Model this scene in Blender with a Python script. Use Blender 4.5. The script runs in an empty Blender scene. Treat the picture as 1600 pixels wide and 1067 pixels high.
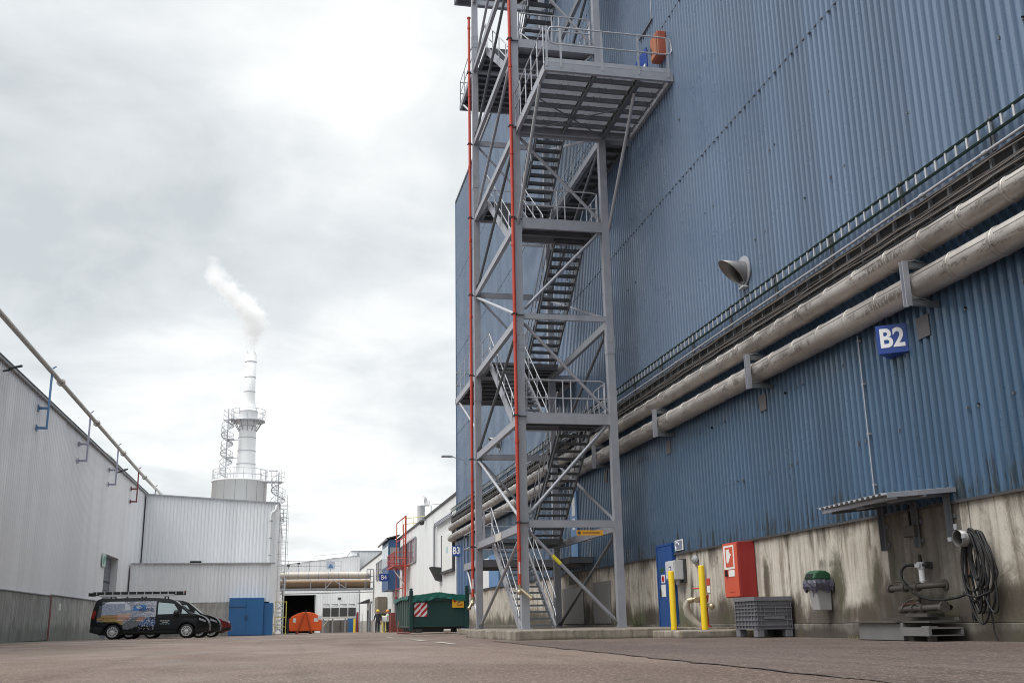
import bpy, bmesh, math, random
from mathutils import Vector, Matrix
random.seed(7)
SC = bpy.context.scene
COL = SC.collection
R = math.radians

# ------------------------------------------------------------------ camera
H = 0.39                                   # camera height above the yard
PITCH, YAW, ROLL = 0.264690, 0.209924, -0.017995
fw = Vector((math.sin(YAW)*math.cos(PITCH), math.cos(YAW)*math.cos(PITCH), math.sin(PITCH)))
rt = Vector((math.cos(YAW), -math.sin(YAW), 0)); up = rt.cross(fw)
rt2 = math.cos(ROLL)*rt + math.sin(ROLL)*up
up2 = -math.sin(ROLL)*rt + math.cos(ROLL)*up
cd = bpy.data.cameras.new('camera'); cam = bpy.data.objects.new('camera', cd); COL.objects.link(cam)
cam.matrix_world = Matrix(((rt2.x, up2.x, -fw.x, 0), (rt2.y, up2.y, -fw.y, 0), (rt2.z, up2.z, -fw.z, H), (0, 0, 0, 1)))
cd.sensor_width = 36; cd.lens = 1615.96/1600*36; cd.clip_start = .05; cd.clip_end = 3000
SC.camera = cam

# ------------------------------------------------------------------ sky (overcast, broken cloud)
SUN_EL, SUN_AZ = R(58), R(-100)            # azimuth measured from +Y towards +X
w = bpy.data.worlds.new('World'); SC.world = w; w.use_nodes = True
nt = w.node_tree; N = nt.nodes; L = nt.links; N.clear()
def nd(t, **k):
    n = N.new(t)
    for a, b in k.items(): setattr(n, a, b)
    return n
def wm(op, a, b=None, c=None):
    n = nd('ShaderNodeMath', operation=op)
    for i, x in enumerate((a, b, c)):
        if x is None: continue
        if isinstance(x, (int, float)): n.inputs[i].default_value = x
        else: L.new(x, n.inputs[i])
    return n.outputs[0]
out = nd('ShaderNodeOutputWorld'); bg = nd('ShaderNodeBackground'); bg.inputs[1].default_value = .1
L.new(bg.outputs[0], out.inputs[0])
sky = nd('ShaderNodeTexSky', sky_type='NISHITA', sun_disc=False); sky.sun_elevation = SUN_EL; sky.sun_rotation = SUN_AZ
tc = nd('ShaderNodeTexCoord'); sep = nd('ShaderNodeSeparateXYZ'); L.new(tc.outputs['Generated'], sep.inputs[0])
den = wm('ADD', wm('MAXIMUM', sep.outputs[2], 0.0), .22)
cmb = nd('ShaderNodeCombineXYZ'); L.new(wm('DIVIDE', sep.outputs[0], den), cmb.inputs[0]); L.new(wm('DIVIDE', sep.outputs[1], den), cmb.inputs[1])
def wnoise(scale, detail, rough, off, dist=0.0):
    mp = nd('ShaderNodeMapping'); mp.inputs['Location'].default_value = off; L.new(cmb.outputs[0], mp.inputs[0])
    n = nd('ShaderNodeTexNoise'); n.inputs['Scale'].default_value = scale; n.inputs['Detail'].default_value = detail
    n.inputs['Roughness'].default_value = rough; n.inputs['Distortion'].default_value = dist
    L.new(mp.outputs[0], n.inputs['Vector']); return n.outputs[0]
def blob(d, width):                         # a soft brighter / darker patch of cloud in one direction of the sky
    v = Vector(d).normalized()
    dp = nd('ShaderNodeVectorMath', operation='DOT_PRODUCT'); L.new(tc.outputs['Generated'], dp.inputs[0]); dp.inputs[1].default_value = v
    return wm('EXPONENT', wm('MULTIPLY', wm('SUBTRACT', dp.outputs['Value'], 1.0), 2/width**2))
big = wnoise(1.15, 5, .52, (3.1, 1.7, 0), .35)
fine = wnoise(3.4, 7, .55, (7.3, -2.2, 0), .3)
v = wm('ADD', wm('MULTIPLY', wm('SUBTRACT', big, .5), 1.35), wm('MULTIPLY', wm('SUBTRACT', fine, .5), 1.15))
for d, wd, amp in (((.13, .86, .5), .17, .15), ((.05, .91, .42), .11, .10), ((-.02, .87, .50), .12, .06), ((.04, .97, .24), .085, .26), ((-.08, .97, .25), .05, .16),
                   ((.10, .99, .12), .10, .30), ((-.05, .99, .12), .10, .18), ((-.21, .92, .34), .13, -.30), ((-.03, .95, .32), .10, -.22), ((.06, .95, .31), .10, -.18),
                   ((-.3, .86, .48), .12, -.08), ((.12, .98, .185), .045, -.2), ((.03, .98, .19), .05, -.10), ((-.19, .84, .51), .08, .05)):
    v = wm('ADD', v, wm('MULTIPLY', blob(d, wd), amp))
rp = nd('ShaderNodeValToRGB'); L.new(wm('ADD', v, .5), rp.inputs[0])
e = rp.color_ramp.elements; e[0].position = .12; e[0].color = (.575, .61, .63, 1); e[1].position = .88; e[1].color = (.98, .985, .98, 1)
m_ = e.new(.48); m_.color = (.735, .77, .78, 1)
zen = wm('ADD', 1.0, wm('MULTIPLY', wm('MAXIMUM', wm('SUBTRACT', sep.outputs[2], .56), 0.0), 4.8))   # an overcast sky is brightest overhead
hs = nd('ShaderNodeVectorMath', operation='SCALE'); L.new(rp.outputs[0], hs.inputs[0]); L.new(wm('MULTIPLY', zen, 6.95), hs.inputs['Scale'])
mx = nd('ShaderNodeMix', data_type='RGBA'); mx.inputs[0].default_value = .95
L.new(sky.outputs[0], mx.inputs[6]); L.new(hs.outputs[0], mx.inputs[7]); L.new(mx.outputs[2], bg.inputs[0])

# ------------------------------------------------------------------ veiled sun
sd = bpy.data.lights.new('sun', 'SUN'); sd.energy = 1.5; sd.angle = R(40); sd.color = (1, .965, .92)
so = bpy.data.objects.new('sun', sd); COL.objects.link(so)
sv = Vector((math.sin(SUN_AZ)*math.cos(SUN_EL), math.cos(SUN_AZ)*math.cos(SUN_EL), math.sin(SUN_EL)))
so.rotation_euler = sv.to_track_quat('Z', 'Y').to_euler(); so.location = (-20, -20, 60)
SC.view_settings.view_transform = 'Standard'; SC.view_settings.look = 'None'; SC.view_settings.exposure = 0.7; SC.view_settings.gamma = 1
try:
    SC.cycles.max_bounces = 9; SC.cycles.diffuse_bounces = 3; SC.cycles.glossy_bounces = 3; SC.cycles.volume_bounces = 8; SC.cycles.volume_max_steps = 128
    SC.cycles.use_adaptive_sampling = True; SC.cycles.filter_width = 1.0
except Exception: pass

# ------------------------------------------------------------------ materials
MATS = {}
def newmat(name):
    m = bpy.data.materials.new(name); m.use_nodes = True
    t = m.node_tree; t.nodes.clear()
    o = t.nodes.new('ShaderNodeOutputMaterial'); b = t.nodes.new('ShaderNodeBsdfPrincipled'); t.links.new(b.outputs[0], o.inputs[0])
    MATS[name] = m
    return m, t, b
class G:                                    # small node-graph helper
    def __init__(s, t, coord='Object'):
        s.t = t; s.tc = t.nodes.new('ShaderNodeTexCoord'); s.co = s.tc.outputs[coord]
    def noise(s, scale, detail=4, rough=.55, stretch=(1, 1, 1), dist=0, off=(0, 0, 0)):
        mp = s.t.nodes.new('ShaderNodeMapping'); mp.inputs['Scale'].default_value = stretch; mp.inputs['Location'].default_value = off
        s.t.links.new(s.co, mp.inputs[0])
        n = s.t.nodes.new('ShaderNodeTexNoise'); n.inputs['Scale'].default_value = scale; n.inputs['Detail'].default_value = detail
        n.inputs['Roughness'].default_value = rough; n.inputs['Distortion'].default_value = dist
        s.t.links.new(mp.outputs[0], n.inputs['Vector']); return n.outputs[0]
    def ramp(s, f, a, b, lo=0.0, hi=1.0):
        n = s.t.nodes.new('ShaderNodeMapRange'); n.clamp = True; n.interpolation_type = 'SMOOTHSTEP'
        s.t.links.new(f, n.inputs[0]); n.inputs[1].default_value = a; n.inputs[2].default_value = b; n.inputs[3].default_value = lo; n.inputs[4].default_value = hi
        return n.outputs[0]
    def m(s, op, a, b=0.0):
        n = s.t.nodes.new('ShaderNodeMath'); n.operation = op
        for i, x in enumerate((a, b)):
            if isinstance(x, (int, float)): n.inputs[i].default_value = x
            else: s.t.links.new(x, n.inputs[i])
        return n.outputs[0]
    def mix(s, f, a, b, mode='MIX'):
        n = s.t.nodes.new('ShaderNodeMix'); n.data_type = 'RGBA'; n.blend_type = mode
        for i, x in ((0, f), (6, a), (7, b)):
            if isinstance(x, (int, float)): n.inputs[i].default_value = x
            elif isinstance(x, tuple): n.inputs[i].default_value = (*x, 1) if len(x) == 3 else x
            else: s.t.links.new(x, n.inputs[i])
        return n.outputs[2]
    def xyz(s):
        n = s.t.nodes.new('ShaderNodeSeparateXYZ'); s.t.links.new(s.co, n.inputs[0]); return n.outputs
    def bump(s, b, h, strength=.3, dist=.02):
        n = s.t.nodes.new('ShaderNodeBump'); n.inputs['Strength'].default_value = strength; n.inputs['Distance'].default_value = dist
        s.t.links.new(h, n.inputs['Height']); s.t.links.new(n.outputs[0], b.inputs['Normal'])
    def set(s, b, k, x):
        if isinstance(x, (int, float)): b.inputs[k].default_value = x
        else: s.t.links.new(x, b.inputs[k])
def sc_(c, k): return tuple(min(1, x*k) for x in c)
def P(name, c, rough=.55, metal=0.0, var=.16, scale=2.5, dirt=.25, dirtc=(.10, .085, .07), bump=.08, stretch=(1, 1, 1), coat=0.0):
    m, t, b = newmat(name); g = G(t)
    n = g.noise(scale, 5, .6, stretch)
    col = g.mix(n, sc_(c, 1-var), sc_(c, 1+var))
    if dirt:
        d = g.ramp(g.noise(scale*.6, 6, .65, (stretch[0], stretch[1], stretch[2]*.35), 0, (4, 9, 2)), .5, .78, 0, dirt)
        col = g.mix(d, col, dirtc)
    t.links.new(col, b.inputs['Base Color'])
    g.set(b, 'Roughness', g.ramp(n, .3, .7, max(.03, rough-.08), min(1, rough+.1))); b.inputs['Metallic'].default_value = metal
    if coat: b.inputs['Coat Weight'].default_value = coat; b.inputs['Coat Roughness'].default_value = .08
    if bump: g.bump(b, g.noise(scale*14, 3, .6), bump, .01)
    return m
def clad(name, c, faded, streak=.35, streakc=(.05, .055, .06), rough=.34, pitch=1.06, axis=1, pvar=.10, foot=None):
    m, t, b = newmat(name); g = G(t); x = g.xyz()
    wn = t.nodes.new('ShaderNodeTexWhiteNoise'); wn.noise_dimensions = '1D'
    t.links.new(g.m('FLOOR', g.m('DIVIDE', x[axis], pitch)), wn.inputs['W'])
    col = g.mix(g.noise(.16, 4, .6), c, faded)
    pv = g.ramp(wn.outputs['Value'], 0, 1, 1-pvar, 1+pvar*.7)
    mul = t.nodes.new('ShaderNodeVectorMath'); mul.operation = 'SCALE'; t.links.new(col, mul.inputs[0]); t.links.new(pv, mul.inputs['Scale'])
    st = g.ramp(g.noise(2.6, 6, .7, (1, 1, .05), 0, (0, 3, 1)), .55, .78, 0, streak*.8)
    st2 = g.ramp(g.noise(8, 5, .7, (1, 1, .16), 0, (2, 0, 5)), .66, .76, 0, min(1, streak*1.3))
    col = g.mix(st, mul.outputs[0], streakc); col = g.mix(st2, col, streakc)
    if foot:
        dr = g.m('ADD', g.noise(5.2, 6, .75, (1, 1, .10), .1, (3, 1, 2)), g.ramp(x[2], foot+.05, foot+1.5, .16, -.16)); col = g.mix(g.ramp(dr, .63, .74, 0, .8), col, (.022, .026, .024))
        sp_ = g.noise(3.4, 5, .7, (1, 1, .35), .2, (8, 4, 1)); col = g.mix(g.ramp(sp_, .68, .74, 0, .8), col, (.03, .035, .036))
    t.links.new(col, b.inputs['Base Color'])
    g.set(b, 'Roughness', g.ramp(g.noise(.9, 5, .6), .3, .75, rough-.08, rough+.16))
    g.bump(b, g.noise(.55, 3, .5, (1, 1, .4)), .08, .05)
    return m
def concrete(name, c, dark, algae=(.075, .085, .035), alg=1.0, top=2.0, brown=(.23, .17, .10), stains=()):
    m, t, b = newmat(name); g = G(t); x = g.xyz()
    col = g.mix(g.ramp(g.noise(.8, 7, .62), .3, .7), c, dark)
    col = g.mix(g.ramp(g.noise(7, 6, .7), .4, .75, 0, .35), col, sc_(dark, .7))
    brd = g.noise(7.5, 2, .5, (1, 1, .012), 0, (1, 5, 2)); col = g.mix(g.ramp(brd, .44, .66, 0, .55), col, sc_(dark, .60))     # form-board lines
    rain = g.noise(3.2, 6, .7, (1, 1, .10), .4, (0, 7, 3)); col = g.mix(g.ramp(rain, .50, .70, 0, .72), col, sc_(brown, .62))           # run-off stains
    sp = g.noise(1.1, 6, .65, (1, 1, .55), .6, (3, 1, 8))
    sp = g.m('ADD', g.m('MULTIPLY', sp, .62), g.m('MULTIPLY', g.noise(.34, 5, .7, (1, 1, 1), .8, (9, 2, 4)), .45))
    hz = g.m('ADD', sp, g.ramp(x[2], .0, top*.66, .22, -.16))
    col = g.mix(g.ramp(hz, .465, .68, 0, .90*alg), col, g.mix(g.ramp(g.noise(.8, 5, .6), .50, .66), (.062, .050, .040), algae))                    # algae and splash dirt
    spl = g.noise(.85, 8, .8, (1, 1, .7), .8, (7, 3, 1)); col = g.mix(g.ramp(spl, .52, .66, 0, .62*alg), col, (.115, .095, .062))
    spk = g.noise(14, 6, .8, (1, 1, .5), 0, (3, 3, 3)); col = g.mix(g.m('MULTIPLY', g.ramp(spk, .56, .66, 0, .8), g.ramp(spl, .44, .58, 0, alg)), col, (.06, .052, .042))
    tip = g.m('ADD', g.noise(1.5, 8, .75, (1, 1, .16), .5, (5, 5, 5)), g.ramp(x[2], top*.55, top, -.25, .13))
    col = g.mix(g.ramp(tip, .54, .74, 0, .85*alg), col, (.075, .064, .048))
    if stains:                                  # damp, mossy marks where water has run: each its own place on the wall
        nz = g.noise(2.6, 8, .75, (1, 1, .45), .7, (2, 2, 9)); tot = None
        for y_, z_, ry, rz_, k in stains:
            q = g.m('ADD', g.m('POWER', g.m('DIVIDE', g.m('ABSOLUTE', g.m('SUBTRACT', x[1], y_-30)), ry), 2.0), g.m('POWER', g.m('DIVIDE', g.m('ABSOLUTE', g.m('SUBTRACT', x[2], z_)), rz_), 2.0))
            s_ = g.m('MULTIPLY', g.m('EXPONENT', g.m('MULTIPLY', q, -1.0)), k); tot = s_ if tot is None else g.m('MAXIMUM', tot, s_)
        msk = g.ramp(g.m('ADD', tot, g.m('MULTIPLY', g.m('SUBTRACT', nz, .5), 1.5)), .30, .85, 0, .93)
        col = g.mix(msk, col, g.mix(g.ramp(g.noise(1.1, 4, .6), .45, .62), (.072, .056, .042), (.060, .062, .028)))
    t.links.new(col, b.inputs['Base Color']); b.inputs['Roughness'].default_value = .88
    h = g.m('ADD', g.noise(26, 5, .65), g.m('MULTIPLY', brd, .7)); g.bump(b, h, .35, .015)
    return m

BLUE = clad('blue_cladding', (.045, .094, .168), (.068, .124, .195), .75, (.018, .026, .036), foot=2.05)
BLUE_UP = clad('blue_cladding_sky_sheen', (.108, .162, .250), (.136, .188, .275), .20, (.05, .075, .11), .32)  # lighter base colour: sky sheen of the upper wall painted in
WHITE_L = clad('weathered_white_cladding', (.74, .735, .745), (.80, .80, .81), .16, (.33, .29, .25), .45, 1.0, 1, .05)
WHITE_F = clad('white_cladding', (.78, .795, .81), (.83, .84, .85), .14, (.40, .36, .31), .4, .9, 0, .05)
WHITE_R = clad('hall_white_cladding', (.72, .735, .73), (.80, .81, .80), .16, (.42, .38, .31), .45, 1.2, 1, .04)
CONC = concrete('stained_concrete', (.62, .57, .50), (.45, .41, .355), stains=((18.15, 1.0, .34, .62, 1.0), (18.7, 1.35, .22, .2, .7), (21.15, 1.15, .22, .75, .9), (20.0, .55, .6, .4, .8), (16.75, 1.0, .22, .75, .85), (16.35, .6, .35, .6, .95), (15.4, .5, .9, .28, .9), (17.4, .42, .8, .24, .9), (25.55, 1.0, .2, .8, .75), (24.6, 1.2, .16, .8, .8), (23.6, .55, .6, .42, .8), (22.6, .5, .4, .3, .7), (28.6, .5, 1.0, .38, .9), (31.5, .6, 1.6, .5, .9), (13.3, .55, .6, .4, .85), (12.2, .5, .7, .32, .8), (14.1, 1.3, .07, .8, .6), (20.05, 1.5, .06, .6, .7), (16.9, 1.75, .12, .35, .7), (26.9, 1.2, .5, .2, .3), (36, .7, 3, .5, .8), (44, .6, 5, .5, .8)))
CONC_DK = concrete('splashed_concrete', (.20, .185, .16), (.11, .10, .085), (.06, .06, .035), 1.0, .5)
CONC_L = concrete('grey_concrete', (.38, .375, .365), (.28, .275, .26), (.12, .12, .09), .45, 1.8, (.25, .23, .20))
CONC_L2 = concrete('pale_concrete', (.52, .51, .48), (.40, .39, .36), (.16, .15, .11), .5, 1.8, (.30, .27, .22))
CONC_ST = concrete('sooty_concrete', (.245, .222, .195), (.13, .118, .102), stains=((16.2, .9, .2, .9, .8), (15.3, .4, .9, .3, .8), (14.9, 1.2, .22, .4, .6), (15.6, 1.5, .15, .5, .6)))
SLAB = concrete('slab_concrete', (.36, .32, .265), (.23, .20, .165), (.06, .058, .035), .8, .25)
GALV = P('galvanised_steel', (.355, .365, .405), .48, .3, .18, 3.0, .28, (.14, .13, .13), .05)
GALV_L = P('bright_galvanised_steel', (.43, .44, .47), .42, .4, .12, 5, .15, (.2, .19, .18), .04)
GALV_D = P('weathered_dark_steel', (.15, .16, .175), .55, .3, .2, 4, .3, (.07, .06, .05), .05)
RED = P('red_pipe_paint', (.50, .055, .030), .45, 0, .12, 3, .2, (.30, .12, .08), .03)
REDBR = P('red_brown_paint', (.20, .05, .04), .55)
ORANGE = P('orange_paint', (.86, .125, .018), .42, 0, .10, 1.2, .22, (.42, .10, .03), .04)
ORRED = P('faded_orange_red', (.36, .085, .05), .55, 0, .25, 3, .5, (.36, .22, .13), .1)
CABRED = P('cabinet_red', (.32, .024, .022), .42, 0, .1, 2.0, .15, (.25, .05, .04), .03)
CABFRONT = P('cabinet_door_red', (.56, .085, .045), .42, 0, .1, 2.0, .12, (.4, .1, .06), .03)
YELLOW = P('yellow_paint', (.80, .56, .012), .42, 0, .07, 3, .22, (.40, .30, .05), .03)
YELPALE = P('pale_yellow_paint', (.72, .62, .16), .5)
DOORBLUE = P('door_blue', (.010, .066, .245), .38, 0, .12, 1.4, .12, (.05, .08, .15), .03)
BOXBLUE = P('steel_blue_paint', (.022, .125, .315), .5, 0, .16, 1.1, .25, (.07, .13, .2), .04)
BAYBLUE = P('bay_blue', (.04, .105, .23), .42, 0, .12, 1.0, .15, (.1, .15, .2), .03)
SIGNBLUE = P('sign_blue', (.010, .050, .27), .35, 0, .08, 3, .1, (.05, .07, .15), .02)
SIGNWHITE = P('sign_white', (.82, .83, .84), .4, 0, .04, 5, .08, (.5, .47, .42), 0)
LBLUE = P('light_blue_paint', (.10, .22, .42), .5)
LILAC = P('grey_lilac_paint', (.36, .36, .47), .5)
GREYP = P('grey_paint', (.30, .31, .33), .5)
DGREY = P('dark_grey', (.045, .047, .05), .6)
BLACK = P('black_rubber', (.008, .008, .009), .6, 0, .3, 5, .10, (.04, .037, .033), .04)
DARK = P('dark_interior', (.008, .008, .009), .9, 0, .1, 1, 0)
BOXGREY = P('grey_plastic', (.155, .155, .175), .55, 0, .12, 3, .35, (.10, .09, .08), .05)
BINGREY = P('pale_grey_plastic', (.36, .36, .365), .5, 0, .1, 3, .4, (.22, .2, .17), .03)
BINGREEN = P('green_plastic', (.016, .075, .034), .42, 0, .15, 5, .3, (.05, .06, .03), .03)
BAG = P('bin_bag', (.07, .068, .10), .33, 0, .4, 14, .2, (.2, .2, .22), .5)
SKIPG = P('dark_green_paint', (.010, .052, .048), .42, 0, .25, .9, .35, (.045, .06, .05), .06)
SKIPG2 = P('faded_green_paint', (.075, .115, .105), .55, 0, .25, .9, .4, (.13, .13, .11), .06)
TARP = P('green_tarpaulin', (.012, .13, .105), .36, 0, .25, 2.2, .2, (.05, .17, .15), .3)
WHITEP = P('white_paint', (.74, .75, .75), .45, 0, .05, 2, .15, (.45, .42, .38), .03)
PALEM = P('haze_pale_steel', (.52, .53, .56), .45, .2, .1, 5, .1, (.3, .3, .3), .03)  # distance haze on tank and stack metalwork put into a paler colour
STACKW = P('white_stack_paint', (.86, .865, .87), .45, 0, .05, .35, .3, (.56, .55, .54), .02)
TANKW = P('tank_white', (.86, .86, .85), .5, 0, .05, .3, .3, (.62, .58, .53), .03, (1, 1, .3))
CREAM = P('cream_enamel', (.56, .535, .48), .5)
RUSTDUCT = P('rusted_duct', (.30, .20, .12), .6, .2, .4, .35, .8, (.05, .035, .03), .1)
DUCTW = P('pale_duct', (.52, .47, .41), .45, .3, .12, .6, .35, (.30, .22, .16), .05)
STEELP = P('bare_sheet_steel', (.23, .225, .225), .45, .45, .22, 1.2, .3, (.12, .10, .085), .04, (1, 1, .25))
STEEL_RUST = P('dirty_steel_plate', (.095, .086, .078), .6, .35, .3, 2.5, .5, (.10, .062, .035), .08)
BRASS = P('tarnished_fitting', (.42, .36, .25), .4, .7, .2, 8, .3, (.12, .1, .08), .05)
CABLE = P('cable_bundle', (.045, .040, .038), .6, 0, .4, 6, .35, (.17, .13, .11), .05)
CABLE2 = P('pale_cable', (.13, .115, .105), .6, 0, .35, 6, .3, (.12, .1, .09), .05)
TRAYG = P('green_cable_rail', (.016, .045, .024), .5, .2, .3, 3, .3, (.08, .08, .07), .05)
ROOFDK = P('dark_roof_edge', (.05, .05, .055), .6)
ROOFG = P('grey_roof_sheet', (.40, .42, .44), .5)
GLASSD = P('dark_glazing', (.05, .065, .085), .08, 0, .3, .6, 0, bump=0)
GLASSL = P('pale_glazing', (.30, .37, .42), .10, 0, .2, .6, 0, bump=0)
VANBODY = P('anthracite_car_paint', (.008, .010, .012), .30, 0, .12, 1.2, .10, (.03, .027, .025), 0, coat=.0)
VANBODY.node_tree.nodes['Principled BSDF'].inputs['Specular IOR Level'].default_value = .28
CARRED = P('red_car_paint', (.16, .008, .008), .3, 0, .1, 1.2, .1, (.05, .03, .03), 0, coat=.8)
VANTRIM = P('black_trim', (.012, .013, .014), .55)
VANGLASS = P('car_glass', (.34, .40, .41), .05, .85, .25, .9, 0, bump=0)
RIMW = P('white_wheel', (.66, .66, .67), .4)
LAMPG = P('headlamp_lens', (.46, .48, .5), .1, .3, .2, 5, 0, bump=0)
TAILR = P('tail_lamp_red', (.24, .012, .010), .2, 0, .1, 4, 0, bump=0)
ALU = P('aluminium', (.52, .53, .54), .4, .55)
SKIN = P('skin', (.50, .30, .22), .6, 0, .08, 6, 0)
NAVY = P('navy_workwear', (.014, .018, .030), .8)
HIVIS = P('white_yellow_jacket', (.62, .66, .58), .7)
HELMY = P('yellow_helmet', (.80, .55, .03), .35)
HELMO = P('orange_helmet', (.85, .30, .04), .35)
PAPER = P('paper', (.74, .74, .72), .6, 0, .05, 8, .1)
TAPE = P('yellow_tape', (.78, .66, .05), .5)
SIGNOR = P('orange_plate', (.75, .36, .03), .5)
LABELY = P('yellow_label', (.80, .46, .025), .5, 0, .08, 5, .3, (.5, .3, .05), .02)
STRIPER = P('stripe_red', (.50, .015, .03), .45)
VIOLET = P('label_violet', (.055, .03, .20), .5)
ROLLD = P('roller_door_slats', (.16, .17, .20), .5)
PATCHG = P('brown_grey_plate', (.10, .092, .095), .6, 0, .2, 4, .4)
MOSS = P('moss', (.06, .075, .025), .9)

def pipe_mat():
    m, t, b = newmat('weathered_pipe_cladding'); g = G(t)
    n = g.noise(2.2, 5, .6, (1, .35, 1)); x = g.xyz()
    col = g.mix(g.ramp(n, .35, .65), (.30, .275, .255), (.455, .425, .395))
    col = g.mix(g.ramp(g.noise(9, 5, .7, (1, 3, .6), .1), .5, .75, 0, .45), col, (.22, .195, .175))
    band = g.m('MULTIPLY', g.ramp(x[2], .07, .13), g.ramp(x[2], .30, .22))           # scuffed, sooty strip along the side of the lagging
    scuff = g.ramp(g.noise(1.3, 7, .78, (1, .55, 2.0), .5, (0, 3, 0)), .48, .55); hatch = g.ramp(g.noise(22, 4, .7, (.6, 1.6, .5), .2), .36, .56)
    col = g.mix(g.m('MULTIPLY', g.m('MULTIPLY', band, scuff), g.m('MULTIPLY', hatch, .85)), col, (.11, .088, .075))
    t.links.new(col, b.inputs['Base Color']); g.set(b, 'Roughness', g.ramp(n, .3, .7, .36, .52)); b.inputs['Metallic'].default_value = .45
    g.bump(b, g.m('ADD', g.noise(3, 3, .5), g.noise(30, 3, .5, (1, 1, 1))), .16, .03)
    return m
PIPE = pipe_mat()

def asphalt(name, a, b2, speck, wet=.0, seed=0):
    m, t, b = newmat(name); g = G(t)
    col = g.mix(g.ramp(g.noise(.32, 6, .62, (1, .55, 1), .4, (seed, 1, 0)), .32, .70), a, b2)
    col = g.mix(g.ramp(g.noise(1.3, 5, .65, (1, .6, 1), .6, (seed, 4, 0)), .52, .74, 0, .5), col, sc_(a, .62))
    col = g.mix(g.ramp(g.noise(.75, 6, .7, (1.6, .25, 1), .8, (seed+3, 8, 0)), .57, .73, 0, .42), col, sc_(b2, 1.22))
    sp = g.noise(95, 3, .75); col = g.mix(g.ramp(sp, .47, .60, 0, .55), col, sc_(a, .42)); col = g.mix(g.ramp(sp, .60, .70, 0, .75), col, speck)
    gr = g.noise(24, 4, .7, (1, 1, 1), 0, (1, 2, 3)); col = g.mix(g.ramp(gr, .55, .72, 0, .42), col, speck)
    b.inputs['Specular IOR Level'].default_value = .22
    wr = g.noise(.16, 5, .6, (1, .42, 1), .9, (seed+1, 0, 3)); col = g.mix(g.ramp(wr, .50, .62, 0, .45), col, sc_(b2, 1.28)); col = g.mix(g.ramp(wr, .46, .36, 0, .42), col, sc_(a, .66))
    oil = g.noise(.55, 5, .55, (1, .6, 1), .3, (seed+6, 3, 1)); col = g.mix(g.ramp(oil, .66, .74, 0, .55), col, sc_(a, .42))
    trk = g.noise(1.0, 3, .5, (2.6, .045, 1), .15, (seed, 9, 2)); col = g.mix(g.ramp(trk, .57, .70, 0, .35), col, sc_(a, .62))
    md_ = g.noise(4.5, 6, .78, (1, .8, 1), .3, (seed, 2, 7)); col = g.mix(g.ramp(md_, .53, .68, 0, .32), col, sc_(a, .6)); col = g.mix(g.ramp(md_, .47, .32, 0, .3), col, sc_(b2, 1.25))
    lg = g.noise(30, 3, .8, (1, .6, 1), 0, (seed, 6, 1)); col = g.mix(g.ramp(lg, .54, .62, 0, .55), col, sc_(a, .45)); col = g.mix(g.ramp(lg, .45, .36, 0, .7), col, speck)
    t.links.new(col, b.inputs['Base Color'])
    g.set(b, 'Roughness', g.ramp(g.noise(.5, 5, .6, (1, .5, 1)), .35, .68, .62-wet, .92))
    g.bump(b, g.m('ADD', g.m('ADD', sp, lg), g.m('MULTIPLY', md_, 1.2)), .6, .02)
    return m
ASPH = asphalt('worn_asphalt', (.135, .097, .079), (.198, .148, .122), (.44, .35, .30), .12)
ASPH2 = asphalt('newer_asphalt_patch', (.092, .068, .058), (.138, .106, .091), (.36, .29, .255), .05, 5)
PAINTW = P('worn_road_paint', (.42, .39, .36), .8, 0, .1, 3, .7, (.14, .11, .10), .1)
PAINTG = P('worn_green_paint', (.07, .16, .12), .8, 0, .15, 2, .6, (.13, .11, .10), .1)
TAR = P('tar_seam', (.045, .036, .032), .8, 0, .3, 12, .2, (.08, .07, .06), .3)

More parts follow.
